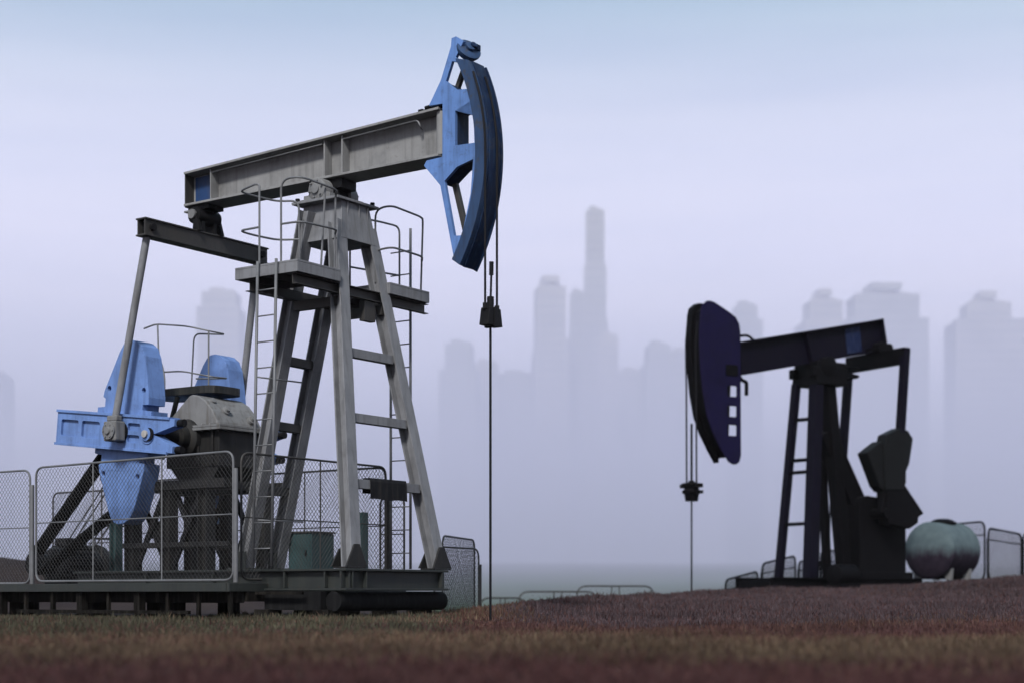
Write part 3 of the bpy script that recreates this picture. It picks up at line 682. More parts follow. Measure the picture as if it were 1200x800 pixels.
m.add(cl, fs); rag = m.build('rag', 'cloth'); rag.location = (AX, AY, 0); rag.rotation_euler = (0, 0, ARZ)
so = rag.modifiers.new('Solid', 'SOLIDIFY'); so.thickness = 0.006
tag(rag, 'black cloth draped over the lowest cross brace of the near pumpjack', 'cloth')

# ------------------------------------------------------------------ steel platform the near pump stands on
P = empty('steel_platform', (AX, AY, 0), ARZ, 'low dark steel platform on short posts under the near pumpjack', 'platform')
m = MB(); m.bx(-9.2, -0.22, -1.90, 1.95, 0.585, 0.60); m.build('deck_plate', 'deck', P)
m = MB()
m.bx(-9.2, -0.22, -1.965, -1.903, 0.50, 0.62); m.bx(-9.2, -0.22, 1.953, 2.01, 0.50, 0.62); m.bx(-0.217, -0.16, -1.96, 2.0, 0.50, 0.618)
m.build('edge_beam', 'skid', P, 0.004)
m = MB(); m.bx(-9.2, -0.22, -1.75, -1.60, 0.34, 0.50); m.bx(-9.2, -0.22, 1.6, 1.75, 0.34, 0.50)
for x in np.arange(-9, -0.2, 1.25): m.bx(x-0.08, x+0.08, -1.598, 1.598, 0.36, 0.5)
m.build('floor_joist', 'timber', P, 0.006)
for x in np.arange(-8.9, -0.2, 0.62):
    b = MB(); w = random.choice((0.025, 0.03, 0.06)); b.bx(x-w, x+w, -1.90, -1.90+2*w, -0.6, 0.498); b.build('post', 'timber', P)
for x in np.arange(-8.6, -0.2, 1.7):
    MB().bx(x-0.13, x+0.13, -1.58, -1.32, -0.7, 0.338).build('post', 'timber', P); MB().bx(x-0.13, x+0.13, 1.32, 1.58, -0.9, 0.338).build('post', 'timber', P)
m = MB(); m.bx(-4.6, -0.9, -2.02, -1.97, 0.18, 0.23); m.bx(-0.15, 0.72, -1.46, -1.41, 0.46, 0.50); m.build('lower_rail', 'timber', P)
m = MB()                                               # foundation bearers under the skid
m.cyl((1.12, -1.25, 0.365), (1.12, 1.2, 0.365), 0.14, 18)
m.build('round_bearer', 'rubber', P)
MB().bx(-0.1, 0.95, -1.32, -1.10, 0.24, 0.505).build('skid_bearer', 'rubber', P)
for x, y in ((0.95, -1.2), (0.95, 0.9), (0.55, -0.3), (0.2, 1.0), (-0.05, -1.3)):
    MB().bx(x-0.14, x+0.14, y-0.14, y+0.14, -0.9, 0.25).build('pile', 'timber', P, 0.01)

# ------------------------------------------------------------------ chain-link fence panels
def to_world(x, y): return AX+x*math.cos(ARZ)-y*math.sin(ARZ), AY+x*math.sin(ARZ)+y*math.cos(ARZ)
def fence_panel(p0, p1, z, h, label, verts=(), mid=0.5, cell=0.075, wire=0.0032, tube_r=0.017, post=True, slope=0.0, rc=0.16, group=None, mat='galv', wmat='wire', posth=None, foot=0.0):
    """rounded tube frame with diamond mesh between p0 and p1 (world x, y); slope lifts the top at the far end"""
    p0 = Vector((*p0, 0)); p1 = Vector((*p1, 0)); d = p1-p0; L_ = d.length; rz = math.atan2(d.y, d.x)
    e = empty('fence_panel', (p0.x, p0.y, z), rz, label, 'fence panel', group)
    ht = lambda x: h+slope*x
    fr = fillet([(0, 0, 0.03), (L_, 0, 0.03), (L_, 0, ht(L_)), (0, 0, ht(0))], rc, 6, True)
    m = MB(); m.tube(fr, tube_r, 8, closed=True)
    if mid: m.tube([(0, 0, ht(0)*mid), (L_, 0, ht(L_)*mid)], tube_r*0.6, 6)
    for v in verts: m.tube([(v*L_, 0, 0.03), (v*L_, 0, ht(v*L_))], tube_r*0.7, 6)
    m.build('frame', mat, e)
    # mesh: straight runs in both diagonal directions with small kinks, clipped to the frame
    w = MB(); n = int((L_+h)/cell)
    def inside(x, zz):
        H = ht(x)
        if x < 0 or x > L_ or zz < 0.03 or zz > H: return False
        for cx, cz in ((rc, H-rc), (L_-rc, H-rc), (rc, 0.03+rc), (L_-rc, 0.03+rc)):
            ox = (x < rc and cx == rc) or (x > L_-rc and cx != rc); oz = (zz > H-rc and cz == H-rc) or (zz < rc+0.03 and cz != H-rc)
            if ox and oz and (x-cx)**2+(zz-cz)**2 > rc*rc: return False
        return True
    asp = 1.15
    for k in range(-int(h/asp/cell)-2, int(L_/cell)+int(h/asp/cell)+3):
        for sg in (1, -1):
            run = []
            x_s = k*cell
            for q in range(0, int(h/cell*2)+3):
                zz = 0.03+q*cell*asp/2; x = x_s+sg*q*cell/2
                if inside(x, zz): run.append((x+random.uniform(-.004, .004), 0.004*(1 if q % 2 else -1)*sg, zz))
                elif run: break
            if len(run) > 1:
                # straight enough: keep every 4th point to stay light
                pts = run[::4]+([run[-1]] if (len(run)-1) % 4 else [])
                if len(pts) > 1: w.tube(pts, wire, 3, cap=False)
    w.build('wire_mesh', wmat, e)
    if post:
        ph = posth or h*0.87
        MB().tube([(-0.045, 0.0, -foot), (-0.045, 0.0, ph)], 0.034, 10).build('post', mat, e)
    return e
G1 = 'fence panels round the near pumpjack'
def lw(x, y): return to_world(x, y)
fence_panel(lw(-0.24, -1.80), lw(-4.42, -1.80), 0.63, 1.83, 'long chain link panel in front of the blue counterweights', verts=(0.34, 0.69), mid=0.52, slope=-0.012, group=G1)
fence_panel(lw(-4.56, -1.80), lw(-7.3, -1.80), 0.60, 1.78, 'chain link panel at the left edge of the picture beyond the grey post', verts=(0.5,), mid=0.5, group=G1)
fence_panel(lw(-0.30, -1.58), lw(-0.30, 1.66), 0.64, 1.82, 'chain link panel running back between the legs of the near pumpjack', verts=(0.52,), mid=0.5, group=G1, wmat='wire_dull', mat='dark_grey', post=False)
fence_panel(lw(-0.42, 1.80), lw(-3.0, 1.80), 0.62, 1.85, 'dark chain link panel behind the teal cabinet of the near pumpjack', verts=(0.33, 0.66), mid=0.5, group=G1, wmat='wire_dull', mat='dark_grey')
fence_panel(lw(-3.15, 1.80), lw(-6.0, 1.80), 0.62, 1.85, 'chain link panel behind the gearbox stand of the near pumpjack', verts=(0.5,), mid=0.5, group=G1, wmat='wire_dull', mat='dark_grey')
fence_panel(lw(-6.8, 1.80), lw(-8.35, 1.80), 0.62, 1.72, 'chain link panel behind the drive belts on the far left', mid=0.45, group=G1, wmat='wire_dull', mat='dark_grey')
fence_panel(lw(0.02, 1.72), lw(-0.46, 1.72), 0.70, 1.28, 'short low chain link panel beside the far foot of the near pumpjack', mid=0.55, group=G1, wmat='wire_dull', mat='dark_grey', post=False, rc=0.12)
# fence on the slope to the right behind the near pump
gz = lambda x, y: float(ground_z(x, y))
def px2w(px, D): return ((px-600)*D/FPX, D)
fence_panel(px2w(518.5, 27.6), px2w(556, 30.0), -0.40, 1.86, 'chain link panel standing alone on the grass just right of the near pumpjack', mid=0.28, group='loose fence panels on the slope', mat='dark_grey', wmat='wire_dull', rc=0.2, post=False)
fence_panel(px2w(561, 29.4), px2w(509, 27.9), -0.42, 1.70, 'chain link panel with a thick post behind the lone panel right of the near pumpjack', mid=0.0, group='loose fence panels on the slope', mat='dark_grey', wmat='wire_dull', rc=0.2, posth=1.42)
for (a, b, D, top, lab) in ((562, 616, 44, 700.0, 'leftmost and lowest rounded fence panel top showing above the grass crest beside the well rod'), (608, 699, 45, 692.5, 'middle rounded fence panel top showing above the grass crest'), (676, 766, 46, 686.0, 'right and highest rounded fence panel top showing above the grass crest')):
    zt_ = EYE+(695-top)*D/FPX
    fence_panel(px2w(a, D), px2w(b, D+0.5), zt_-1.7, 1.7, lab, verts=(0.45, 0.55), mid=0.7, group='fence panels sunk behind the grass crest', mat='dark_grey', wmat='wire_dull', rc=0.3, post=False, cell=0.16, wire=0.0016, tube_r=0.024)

# ------------------------------------------------------------------ things inside the near enclosure
def local_thing(name, label, cat, x, y, z, rz=0.0):
    wx, wy = to_world(x, y); return empty(name, (wx, wy, z), ARZ+rz, label, cat)
c = local_thing('control_cabinet', 'small teal control cabinet behind the mesh between the pumpjack legs', 'cabinet', -1.05, 0.75, 0.6)
m = MB(); m.bx(-0.24, 0.24, -0.26, 0.26, 0.18, 0.80); m.build('housing', 'teal', c, 0.01)
m = MB(); m.bx(-0.26, 0.26, -0.28, 0.28, 0.803, 0.83); m.build('roof', 'dark_grey', c, 0.005)
m = MB(); m.bx(-0.21, 0.21, -0.272, -0.262, 0.22, 0.76); d_ = m.build('door', 'teal', c, 0.003); MB().bx(0.12, 0.15, -0.295, -0.274, 0.44, 0.54).build('handle', 'steel_dark', d_, 0.003)
m = MB()
for x in (-0.2, 0.2):
    for y in (-0.22, 0.22): m.bx(x-0.02, x+0.02, y-0.02, y+0.02, 0.0, 0.178)
m.build('stand', 'dark_grey', c)
for lx, ly, lab in ((-4.63, 0.0, 'teal steel post standing behind the lower blue counterweight'), (-0.62, 1.45, 'dark teal steel post standing by the back fence between the pumpjack legs')):
    c = local_thing('steel_post', lab, 'post', lx, ly, 0.6)
    m = MB(); m.ibeam((0, 0, 0), (0, 0, 1.15), 0.15, 0.15, (0, 1, 0), tf=0.02, tw=0.02); m.build('column', 'teal', c, 0.003); m = MB(); m.bx(-0.14, 0.14, -0.14, 0.14, 0.0, 0.02); m.build('base_plate', 'skid', c)
def tank(root, L_, r, zc, leg_mat, mat, hatch=True):
    m = MB(); prof = [(-L_/2-0.26*r, 0.0), (-L_/2-0.25*r, 0.3*r), (-L_/2-0.18*r, 0.65*r), (-L_/2-0.08*r, 0.88*r), (-L_/2, r), (-L_/2+0.02, r*1.012), (-L_/2+0.05, r*1.012), (-L_/2+0.06, r)]
    prof = prof+[(0, r)]+[(-a, b) for a, b in prof[::-1]]
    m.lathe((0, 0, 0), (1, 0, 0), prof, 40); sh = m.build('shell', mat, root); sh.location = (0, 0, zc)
    m = MB()
    for x in (-L_*0.34, L_*0.34):
        m.prism([(-r*0.75, 0), (-r*0.55, 0), (-r*0.45, zc-r*0.75), (r*0.45, zc-r*0.75), (r*0.55, 0), (r*0.75, 0), (r*0.80, zc-r*0.35), (-r*0.80, zc-r*0.35)], [], lambda a, b, t: (x+t, a, b), -0.06, 0.06)
    m.build('saddle', leg_mat, root, 0.004)
    if hatch:
        m = MB(); m.lathe((0, 0, zc+r-0.03), (0, 0, 1), [(0, r*0.48), (0.05, r*0.48), (0.06, r*0.42), (0.10, r*0.36), (0.14, r*0.2), (0.15, 0)], 24); m.build('hatch', 'rp_black', root)
c = local_thing('storage_tank', 'dark horizontal tank behind the mesh below the drive belts', 'tank', -6.75, 1.0, 0.6)
tank(c, 1.05, 0.36, 0.36, 'steel_dark', 'gear_low')
# stair rails climbing behind the belts
c = local_thing('stair_handrail', 'thin sloping stair handrails behind the left mesh panel', 'handrail', -7.0, 0.9, 0.6)
for y in (0.0, 0.55):
    m = MB()
    for o_ in (0.0, 0.17):
        m.tube(fillet([(-0.4, y, 0.15), (-0.35, y, 0.5-o_), (-0.05, y, 0.62-o_), (1.15, y, 1.83-o_), (1.6, y, 1.86-o_)], 0.12), 0.013, 6)
    m.tube([(1.0, y, 0), (1.0, y, 1.7)], 0.014, 6); m.tube([(0.2, y, 0), (0.2, y, 0.85)], 0.014, 6); m.build('rail', 'dark_grey', c)
m = MB()
for k in range(5): m.bx(-0.1+0.24*k, 0.1+0.24*k, 0.03, 0.52, 0.16+0.22*k, 0.19+0.22*k)
m.build('tread', 'deck', c)

# ------------------------------------------------------------------ FAR PUMPJACK
BX, BY = 8.215, 43.0
BRZ = math.atan2(-0.51, -0.86)
B = empty('pumpjack', (BX, BY, 0), BRZ, 'farther black pumpjack at the right with a violet solid horse head', 'oil pump', 'pumpjacks')
m = MB()
for y in (-0.75, 0.75): m.ibeam((-2.9, y, 0.74), (2.3, y, 0.74), 0.2, 0.3)
for x in (-2.7, -1.0, 0.9, 2.2): m.bar((x, -0.65, 0.72), (x, 0.65, 0.72), 0.18, 0.2, (1, 0, 0))
m.bx(-2.85, 2.25, -1.0, 1.0, 0.40, 0.585)
m.build('base_skid', 'rp_black', B, 0.006)
bt = lambda x: 7.48-0.205*x
m = MB(); p = lambda x, o: (x, bt(x)+o)
bl = [(-2.0, 0), (2.95, 0)]
def bslab(o0, o1, y0, y1, x0=-2.02, x1=2.98): m.prism([(x0+0.2*o0, bt(x0+0.2*o0)+o0), (x1, bt(x1)+o0), (x1, bt(x1)+o1), (x0+0.2*o1, bt(x0+0.2*o1)+o1)], [], XZ, y0, y1)
bslab(-0.04, 0.0, -0.17, 0.17); bslab(-0.86, -0.82, -0.17, 0.17); bslab(-0.82, -0.04, -0.012, 0.012)
bb = m.build('walking_beam', 'rp', B, 0.005)
m = MB(); m.prism([(-2.00, bt(-2.0)+0.01), (-2.03, bt(-2.03)+0.01), (-2.205, bt(-2.205)-0.865), (-2.175, bt(-2.175)-0.865)], [], XZ, -0.185, 0.185); m.build('end_plate', 'rp', bb)
for s in (-1, 1):
    m = MB(); m.prism([(0.62, bt(0.62)-0.04), (0.66, bt(0.66)-0.04), (0.44, bt(0.44)-0.82), (0.40, bt(0.40)-0.82)], [], XZ, s*0.013, s*0.16); m.build('stiffener', 'rp', bb)
    m = MB(); m.prism([(-0.80, bt(-0.8)-0.10), (-1.32, bt(-1.32)-0.10), (-1.40, bt(-1.4)-0.78), (-0.88, bt(-0.88)-0.78)], [], XZ, s*0.014, s*0.024); m.build('number_plate', 'rp_blue', bb)
m = MB(); m.tube(fillet([(2.9, 0, bt(2.9)), (2.85, 0, bt(2.85)+0.16), (2.5, 0, bt(2.5)+0.14), (2.3, 0, bt(2.3)-0.02)], 0.1), 0.035, 8); m.build('lifting_loop', 'rp_black', bb)
m = MB(); m.tube(fillet([(2.9, 0.1, bt(2.9)-0.84), (2.75, 0.1, bt(2.75)-1.0), (2.62, 0.1, bt(2.6)-1.05), (2.62, 0.1, bt(2.6)-1.4)], 0.1), 0.05, 8); m.build('latch_hook', 'rp_black', bb)
hp = [(4.245, 7.50), (4.20, 7.68), (4.05, 7.80), (3.92, 7.815), (3.80, 7.79), (3.36, 7.60), (3.12, 7.47), (3.01, 7.30), (2.975, 7.10), (2.955, 3.98), (3.0, 3.82), (3.10, 3.75), (3.22, 3.74), (3.36, 3.80), (3.62, 4.13), (3.86, 4.52), (4.05, 4.95), (4.17, 5.5), (4.25, 6.1), (4.285, 6.7), (4.28, 7.1)]
sq = lambda x0, x1, z0, z1: [(v.x, v.y) for v in fillet([(x0, z0, 0), (x1, z0, 0), (x1, z1, 0), (x0, z1, 0)], 0.035, 2, True)]
hh = [sq(3.10, 3.40, z, z+0.27) for z in (5.46, 4.95, 4.47)]
fh = [sq(3.10, 3.48, z-0.02, z+0.30) for z in (5.46, 4.95, 4.47)]
m = MB(); m.prism(hp, hh, XZ, 0.275, 0.31); hd = m.build('horse_head', 'rp_head', B, 0.02)
hq = [q for q in hp if q[0] > 3.25 or q[1] > 6.5]; hq.insert(hq.index((2.975, 7.10))+1, (2.975, 5.85)); hq.insert(hq.index((2.975, 5.85))+1, (3.29, 5.80))
m = MB(); m.prism([(a+(0 if a < 3.5 else -0.03), b) for a, b in hq], [], XZ, -0.31, -0.09); m.build('back_plate', 'rp_black', hd, 0.02)
m = MB(); m.prism([(3.0+(a-3.0)*0.91+(0.0 if b > 5.7 else 0.03), 5.8+(b-5.8)*0.94) for a, b in hq], [], XZ, -0.088, 0.272); m.build('core', 'rp_black', hd)
m = MB(); m.prism(sq(3.07, 3.46, 5.98, 6.26), [], XZ, 0.311, 0.33); m.build('hinge_cover', 'rp_black', hd, 0.004)
m = MB()
vs = [(x*(1+0.12*(1-z)), y*(1+0.1*(1-z)), 5.95+0.6*z) for z in (0, 1) for x, y in ((-0.42, -0.45), (0.55, -0.45), (0.55, 0.45), (-0.42, 0.45))]
m.add(vs, [(0, 1, 2, 3), (4, 7, 6, 5), (0, 4, 5, 1), (1, 5, 6, 2), (2, 6, 7, 3), (3, 7, 4, 0)])
for s in (-1, 1): m.lathe((0.15, s*0.38, 6.42), (0, s, 0), [(-0.1, 0.1), (-0.1, 0.26), (0.12, 0.26), (0.15, 0.1), (0.16, 0)], 20); m.bx(-0.48, 0.72, s*0.38-0.1, s*0.38+0.1, 6.15, 6.40)
m.build('post_cap', 'rp_black', B, 0.01)
legs = [((0.45, 0.30, 6.0), (0.95, 0.62, 0.86), 0.30, 'rp'), ((0.62, -0.30, 6.0), (0.92, -0.66, 0.86), 0.20, 'rp'), ((-0.05, 0.16, 6.0), (-0.72, 0.10, 0.86), 0.33, 'rp_black'), ((-0.05, -0.2, 6.0), (-0.60, -0.45, 0.86), 0.2, 'rp_black')]
for p, q, w, mt in legs: MB().bar(p, q, w, w*0.9).build('leg', mt, B, 0.012)
for z in (5.05, 3.98, 3.66, 2.3):
    k = (6.0-z)/5.14; MB().bar(Vector(legs[0][0]).lerp(Vector(legs[0][1]), k)+Vector((0, -0.1, 0)), Vector(legs[1][0]).lerp(Vector(legs[1][1]), k)+Vector((0, 0.08, 0)), 0.08, 0.09, (1, 0, 0)).build('cross_brace', 'rp_black', B)
m = MB(); m.bar((-0.05, 0, 4.75), (-1.45, 0.05, 2.35), 0.4, 0.50); m.build('back_brace', 'rp_black', B, 0.02)
m = MB(); m.bx(-2.06, -1.84, -1.12, 1.15, 6.57, 7.0); e2 = m.build('equalizer', 'rp_black', B, 0.02)
m = MB(); m.cyl((-1.95, -0.28, 7.08), (-1.95, 0.28, 7.08), 0.18, 18); m.bx(-2.35, -1.55, -0.2, 0.2, 7.0, 7.06); m.lathe((-2.25, 0.0, 7.12), (0, 1, 0), [(-0.2, 0), (-0.2, 0.13), (0.2, 0.13), (0.2, 0)], 14); m.build('tail_bearing', 'rp_black', B, 0.01)
for s, q in ((1, (-1.84, 1.0, 4.6)), (-1, (-1.55, -1.0, 3.3))):
    MB().bar((-1.95, s*1.09, 6.98 if s > 0 else 6.8), q, 0.19, 0.2).build('pitman_arm', 'rp', B, 0.015)
m = MB(); m.bar((-1.36, 0.92, 2.55), (-1.9, 0.92, 4.75), 0.18, 0.42); m.build('crank_arm', 'rp_black', B, 0.03)
m = MB(); m.prism([(-0.66, 4.16), (-1.20, 4.50), (-1.62, 3.85), (-1.28, 3.15), (-1.10, 3.30)], [], XZ, 0.62, 1.02); m.build('counterweight', 'rp_weight', B, 0.03)
m = MB(); m.prism([(-1.30, 4.66), (-1.78, 4.86), (-2.05, 4.80), (-2.23, 4.60), (-2.10, 3.95), (-1.98, 3.72), (-1.98, 3.42), (-1.85, 3.2), (-1.25, 3.2), (-1.22, 4.4)], [], XZ, 0.72, 1.10); m.build('counterweight', 'rp_weight', B, 0.03)
m = MB(); m.prism([(-1.92, 3.42), (-2.66, 2.62), (-2.47, 2.52), (-2.45, 2.36), (-2.15, 2.20), (-1.4, 2.3), (-1.3, 3.2)], [], XZ, 0.66, 1.06); m.build('counterweight', 'rp_black', B, 0.03)
prof = [(-2.55, 0.86), (-2.55, 2.4), (-2.1, 2.95), (-1.5, 3.05)]+[(-1.2+0.34*math.sin(t), 2.72+0.36*math.cos(t)) for t in np.linspace(-0.3, 1.3, 6)]+[(-0.86, 2.4), (-0.92, 0.86)]
m = MB(); m.prism(prof, [], XZ, -0.5, 0.5); m.bx(-2.7, -0.85, -0.62, 0.62, 0.87, 1.05); m.build('gearbox_housing', 'rp_black', B, 0.03)
MB().cyl((-1.36, -1.0, 2.6), (-1.36, 1.06, 2.6), 0.13, 18).build('crank_shaft', 'rp_black', B)
ladder(-1.16, -0.80, -0.8, 0.9, 6.95, B, dx=-0.22, step=0.42, mat='rp_black')
m = MB()
for z in (6.28, 6.47): m.tube(fillet([(-0.3, 0.25, z), (-0.95, 0.3, z), (-1.22, 0.1, z), (-1.22, -0.5, z), (-0.3, -0.45, z)], 0.2), 0.035, 7)
m.bx(-0.9, -0.3, -0.8, -0.3, 6.1, 6.14); m.build('ladder_hoop', 'rp_black', B)
m = MB(); m.lathe((0.0, 1.3, 0.95), (1, 0, 0), [(0.1, 0), (0.1, 0.28), (0.75, 0.28), (0.8, 0.1), (0.82, 0)], 20); m.bx(0.1, 0.8, 0.95, 1.6, 0.5, 0.72); m.build('electric_motor', 'rp_black', B, 0.01)
for y in (-0.28, 0.13): MB().tube([(PCB[0], y, PCB[1]) for PCB in ((4.22, 7.3), (4.27, 6.8), (4.262, 6.2), (4.25, 5.6), (4.24, 3.25))], 0.022, 6).build('bridle_rope', 'cable', B)
m = MB(); m.lathe((4.24, -0.075, 2.80), (0, 0, 1), [(0, 0.13), (0.0, 0.16), (0.18, 0.19), (0.20, 0.24), (0.27, 0.24), (0.29, 0.19), (0.36, 0.19), (0.38, 0.25), (0.45, 0.25), (0.47, 0.1), (0.52, 0.06)], 18); m.bx(4.12, 4.36, -0.42, 0.25, 3.14, 3.24); m.bx(4.18, 4.3, 0.1, 0.34, 2.98, 3.06); m.build('carrier_bar', 'rp_black', B, 0.01)
MB().cyl((4.24, -0.075, 0.2), (4.24, -0.075, 2.85), 0.022, 8).build('polished_rod', 'cable', B)
MB().cyl((4.24, -0.075, 3.2), (4.24, -0.075, 4.75), 0.03, 8).build('rod_end', 'cable', B)

# tank and fences by the far pump
tx, ty = px2w(1104.5, 46)
c = empty('storage_tank', (tx, ty, 0.86), R(42), 'pale teal horizontal tank with shade painted into its lower half right of the far pumpjack', 'tank')
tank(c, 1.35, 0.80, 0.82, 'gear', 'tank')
G2 = 'fence panels round the far pumpjack'
for a, Da, b, Db, top, h, slope, lab in (
    (850, 45.5, 888, 48.0, 679, 1.25, 0.10, 'low dark fence panel at the left end of the far pumpjack enclosure'),
    (893, 45.5, 932, 48.0, 660, 1.25, 0.10, 'dark fence panel between the front legs of the far pumpjack and the low end panel'),
    (936, 47.5, 956, 49.0, 657, 1.2, 0.0, 'narrow dark fence panel beside the thick front leg of the far pumpjack'),
    (962, 46.5, 1000, 49.5, 645, 1.4, 0.03, 'dark fence panel behind the ladder of the far pumpjack'),
    (1001, 49.5, 1040, 50.5, 638, 1.4, 0.0, 'dark fence panel behind the black gearbox of the far pumpjack'),
    (1112, 50.0, 1154, 48.0, 614, 1.75, 0.0, 'dark fence panel partly hidden behind the pale teal tank'),
    (1158, 46.5, 1197, 49.0, 618, 1.5, -0.03, 'dark fence panel standing right of the pale teal tank'),
    (1199, 48.0, 1262, 48.5, 622, 1.5, 0.0, 'dark fence panel at the right edge of the picture')):
    zt_ = EYE+(695-top)*Da/FPX
    fence_panel(px2w(a, Da), px2w(b, Db), zt_-h, h, lab, mid=0.78, group=G2, mat='rp_black', wmat='wire_dull', rc=0.28, cell=0.10, wire=0.0055, tube_r=0.032, slope=slope, posth=h*0.8)

# ------------------------------------------------------------------ city skyline
def facade(name, col):
    m, nt, out = new_mat(name); L = nt.links.new
    b = N(nt, 'ShaderNodeBsdfPrincipled', i_Roughness=0.8); L(b.outputs[0], out.inputs[0])
    tc = N(nt, 'ShaderNodeTexCoord'); n = N(nt, 'ShaderNodeTexNoise', i_Scale=0.06, i_Detail=5.0); L(tc.outputs['Object'], n.inputs['Vector'])
    L(ramp(nt, n.outputs[0], [(0.3, tuple(x*0.8 for x in col)), (0.7, tuple(min(1, x*1.15) for x in col))]), b.inputs['Base Color'])
    return m
M['conc'] = facade('tower_concrete', (0.20, 0.20, 0.19)); M['conc2'] = facade('tower_render', (0.26, 0.245, 0.225)); M['glass'] = paint('window_glass', (0.13, 0.135, 0.14), rough=0.3, rust=0, dirt_amt=0.1, scale=0.05)
def tower(px0, px1, ytop, D, depth, label, setbacks=(), mat='conc', rz=0.0, name='high_rise', crown=None):
    """setbacks: (fraction of height, fraction of width) steps from the bottom up"""
    xc = (px0+px1)/2; w = (px1-px0)*D/FPX; zb_ = -8.0; H = EYE+(695-ytop)*D/FPX-zb_
    e = empty(name, ((xc-600)*D/FPX, D, zb_), rz, label, 'high-rise', 'high-rises of the misty skyline')
    steps = list(setbacks) or [(1.0, 1.0)]
    z0 = 0; m = MB(); g = MB(); tops = []
    for fz, fw in steps:
        z1 = H*fz; ww = w*fw; dd = depth*fw
        m.bx(-ww/2, ww/2, -dd/2, dd/2, z0, z1)
        nb = max(2, int(ww/7)); fl_ = 3.6
        z = max(z0+4, 30)
        while z < z1-3:
            g.bx(-ww/2+1.5, ww/2-1.5, -dd/2-0.25, -dd/2+0.05, z, z+1.9); g.bx(-ww/2-0.25, -ww/2+0.05, -dd/2+1.5, dd/2-1.5, z, z+1.9); g.bx(ww/2-0.05, ww/2+0.25, -dd/2+1.5, dd/2-1.5, z, z+1.9)
            z += fl_*2
        for k in range(nb+1):
            x = -ww/2+ww*k/nb; m.bx(x-0.4, x+0.4, -dd/2-0.5, -dd/2-0.26, z0, z1)
        z0 = z1; tops.append((z1, ww, dd))
    wl = m.build('wall', mat, e); g.build('window_band', 'glass', e)
    r = MB(); z1, ww, dd = tops[-1]
    r.bx(-ww*0.32, ww*0.1, -dd*0.3, dd*0.3, z1, z1+4); r.bx(ww*0.12, ww*0.4, -dd*0.25, dd*0.25, z1, z1+2.5)
    if crown: r.bx(-ww*crown, ww*crown, -dd*0.4, dd*0.4, z1+4, z1+9)
    r.build('roof_plant', mat, e)
    return e
CITY = [
    (684, 710, 249, 1300, 18, 'slim tallest tower of the skyline tapering upward', ((0.30, 1.45), (0.55, 1.25), (0.72, 1.1), (0.86, 0.95), (1.0, 0.80)), 'conc', 0.0, 'skyscraper', None),
    (626, 662, 339, 1280, 30, 'high-rise left of the slim tallest tower, broad with a flat top', ((0.80, 1.05), (1.0, 0.9)), 'conc2', 0.1, 'high_rise', 0.3),
    (662, 690, 345, 1350, 26, 'high-rise wedged between the broad one and the slim tallest tower', ((0.85, 1.0), (1.0, 0.6)), 'conc', 0.0, 'high_rise', None),
    (702, 723, 396, 1250, 22, 'lower shoulder block on the right flank of the slim tallest tower', (), 'conc2', 0.0, 'high_rise', None),
    (518, 560, 405, 1240, 32, 'stand-alone block with a stepped roof at the left end of the central skyline', ((0.9, 1.0), (1.0, 0.7)), 'conc', -0.1, 'high_rise', None),
    (556, 584, 428, 1300, 30, 'small stepped block right behind the stand-alone stepped one', (), 'conc2', 0.0, 'high_rise', None),
    (583, 632, 441, 1320, 34, 'low wide block filling the gap left of the broad high-rise', (), 'conc', 0.05, 'high_rise', None),
    (722, 758, 438, 1330, 34, 'low wide block right of the tower shoulder', (), 'conc2', 0.0, 'high_rise', None),
    (754, 786, 406, 1260, 30, 'squarish block with a small raised roof near the far pumpjack head', ((0.93, 1.0), (1.0, 0.75)), 'conc', 0.1, 'high_rise', None),
    (784, 812, 415, 1300, 28, 'block just left of the far pumpjack head', (), 'conc2', 0.0, 'high_rise', None),
    (855, 890, 360, 1300, 30, 'tall block showing above the right shoulder of the far horse head', ((0.95, 1.0), (1.0, 0.7)), 'conc', 0.0, 'high_rise', None),
    (937, 990, 355, 1260, 40, 'left one of the wide twin blocks above the far walking beam', ((0.93, 1.0), (1.0, 0.7)), 'conc2', 0.05, 'high_rise', 0.2),
    (988, 1079, 349, 1230, 44, 'right and wider one of the twin blocks above the far walking beam', ((0.92, 1.0), (1.0, 0.8)), 'conc', 0.0, 'high_rise', 0.25),
    (1114, 1194, 358, 1230, 44, 'wide block at the far right of the skyline with a raised middle', ((0.94, 1.0), (1.0, 0.62)), 'conc2', -0.05, 'high_rise', 0.2),
    (236, 284, 345, 1300, 36, 'faint block behind the pitman arm of the near pumpjack', ((0.95, 1.0), (1.0, 0.8)), 'conc2', 0.0, 'high_rise', None),
    (-40, 9, 440, 1250, 36, 'faint block cut by the left edge of the picture', (), 'conc', 0.0, 'high_rise', None),
]
for c_ in CITY: tower(*c_[:6], setbacks=c_[6], mat=c_[7], rz=c_[8], name=c_[9], crown=c_[10])

# ------------------------------------------------------------------ air: haze over everything and a low fog bank before the city
def vol_box(name, x0, x1, y0, y1, z0, z1, dens, col, anis, label):
    m, nt, out = new_mat(name+'_air')
    v = N(nt, 'ShaderNodeVolumePrincipled'); v.inputs['Color'].default_value = (*col, 1); v.inputs['Density'].default_value = dens; v.inputs['Anisotropy'].default_value = anis
    nt.links.new(v.outputs[0], out.inputs['Volume'])
    o = MB().bx(x0, x1, y0, y1, z0, z1).build(name, m); tag(o, label, 'haze', kind='stuff')
    return o
HAZE = 0.00013
vol_box('haze', -1950, 1950, -300, 2500, -9.2, 335, HAZE, (0.955, 0.955, 0.995), 0.1, 'pale lavender haze filling the air over the whole scene')
vol_box('haze', -1850, 1850, 225, 1225, -9.0, 102, 0.0041, (0.73, 0.72, 0.86), 0.1, 'low lavender fog bank lying in front of the city')

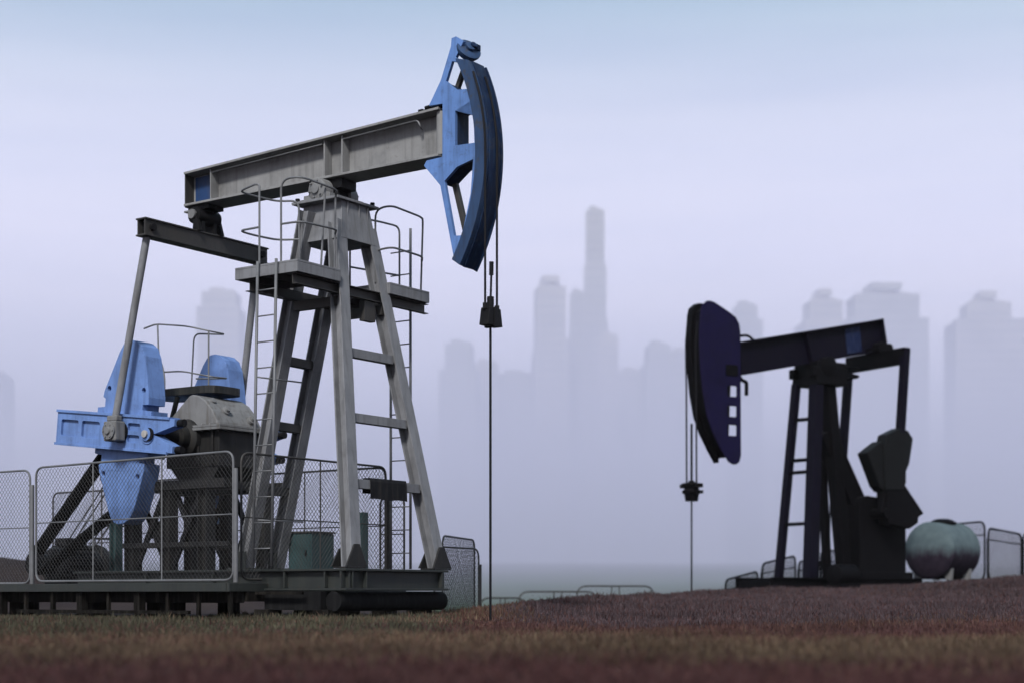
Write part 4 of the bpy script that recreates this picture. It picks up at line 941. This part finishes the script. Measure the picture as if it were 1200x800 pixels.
# ------------------------------------------------------------------ world, sun, camera
w = bpy.data.worlds.new('World'); sc.world = w; w.use_nodes = True
nt = w.node_tree; nt.nodes.clear(); L = nt.links.new
SUN_DIR = Vector((-0.16, -0.78, 0.72)).normalized()
el = math.asin(SUN_DIR.z); az = math.atan2(SUN_DIR.x, SUN_DIR.y)
out = nt.nodes.new('ShaderNodeOutputWorld'); bg = nt.nodes.new('ShaderNodeBackground'); L(bg.outputs[0], out.inputs[0])
sky = nt.nodes.new('ShaderNodeTexSky'); sky.sky_type = 'NISHITA'; sky.sun_disc = False; sky.sun_elevation = el; sky.sun_rotation = az; sky.air_density = 1.0; sky.dust_density = 2.0; sky.ozone_density = 1.5
tc = nt.nodes.new('ShaderNodeTexCoord'); sp = nt.nodes.new('ShaderNodeSeparateXYZ'); L(tc.outputs['Generated'], sp.inputs[0])
# thin overcast over the blue sky: pale lavender low down, cooler higher up
cl = ramp(nt, sp.outputs['Z'], [(0.0, (9.0, 8.5, 9.9)), (0.2, (8.4, 8.0, 9.5)), (0.285, (5.3, 5.55, 6.7)), (0.35, (2.4, 3.6, 4.6)), (1.0, (2.6, 3.5, 4.5))])
cn = nt.nodes.new('ShaderNodeTexNoise'); cn.inputs['Scale'].default_value = 2.2; cn.inputs['Detail'].default_value = 6
mpn = nt.nodes.new('ShaderNodeMapping'); mpn.inputs['Scale'].default_value = (1, 1, 5); L(tc.outputs['Generated'], mpn.inputs[0]); L(mpn.outputs[0], cn.inputs['Vector'])
fac = nt.nodes.new('ShaderNodeMapRange'); fac.inputs['From Min'].default_value = 0.3; fac.inputs['From Max'].default_value = 0.7; fac.inputs['To Min'].default_value = 0.74; fac.inputs['To Max'].default_value = 0.9; L(cn.outputs[0], fac.inputs[0])
cn2 = nt.nodes.new('ShaderNodeTexNoise'); cn2.inputs['Scale'].default_value = 3.4; cn2.inputs['Detail'].default_value = 7; cn2.inputs['Roughness'].default_value = 0.6
mp2 = nt.nodes.new('ShaderNodeMapping'); mp2.inputs['Scale'].default_value = (0.6, 0.6, 7); L(tc.outputs['Generated'], mp2.inputs[0]); L(mp2.outputs[0], cn2.inputs['Vector'])
veil = ramp(nt, cn2.outputs[0], [(0.3, (0.90, 0.92, 0.96)), (0.7, (1.09, 1.07, 1.04))])
cl = mixc(nt, 1.0, cl, veil, 'MULTIPLY')
L(mixc(nt, fac.outputs[0], sky.outputs[0], cl), bg.inputs[0])
bg.inputs[1].default_value = 0.10

sl = bpy.data.lights.new('sun', 'SUN'); sl.energy = 3.5; sl.angle = R(10); sl.color = (1.0, 0.97, 0.935)
so = bpy.data.objects.new('sun', sl); COL.objects.link(so); so.rotation_euler = (-SUN_DIR).to_track_quat('-Z', 'Y').to_euler(); so.location = (-20, -10, 30)

cam = bpy.data.cameras.new('camera'); co = bpy.data.objects.new('camera', cam); COL.objects.link(co)
co.location = (0, 0, EYE); co.rotation_euler = (R(90), 0, 0)
cam.sensor_width = 36; cam.lens = FPX/1200*36; cam.shift_y = 295/1200; cam.clip_end = 6000; cam.clip_start = 0.1
cam.dof.use_dof = True; cam.dof.focus_distance = 23.8; cam.dof.aperture_fstop = 0.68
sc.camera = co
sc.view_settings.view_transform = 'Standard'; sc.view_settings.look = 'None'; sc.view_settings.exposure = 0.6; sc.view_settings.gamma = 1.0
try: sc.view_settings.use_curve_mapping = False
except Exception: pass
sc.render.engine = 'CYCLES'
sc.cycles.use_denoising = True
sc.cycles.volume_bounces = 4
sc.cycles.max_bounces = 8
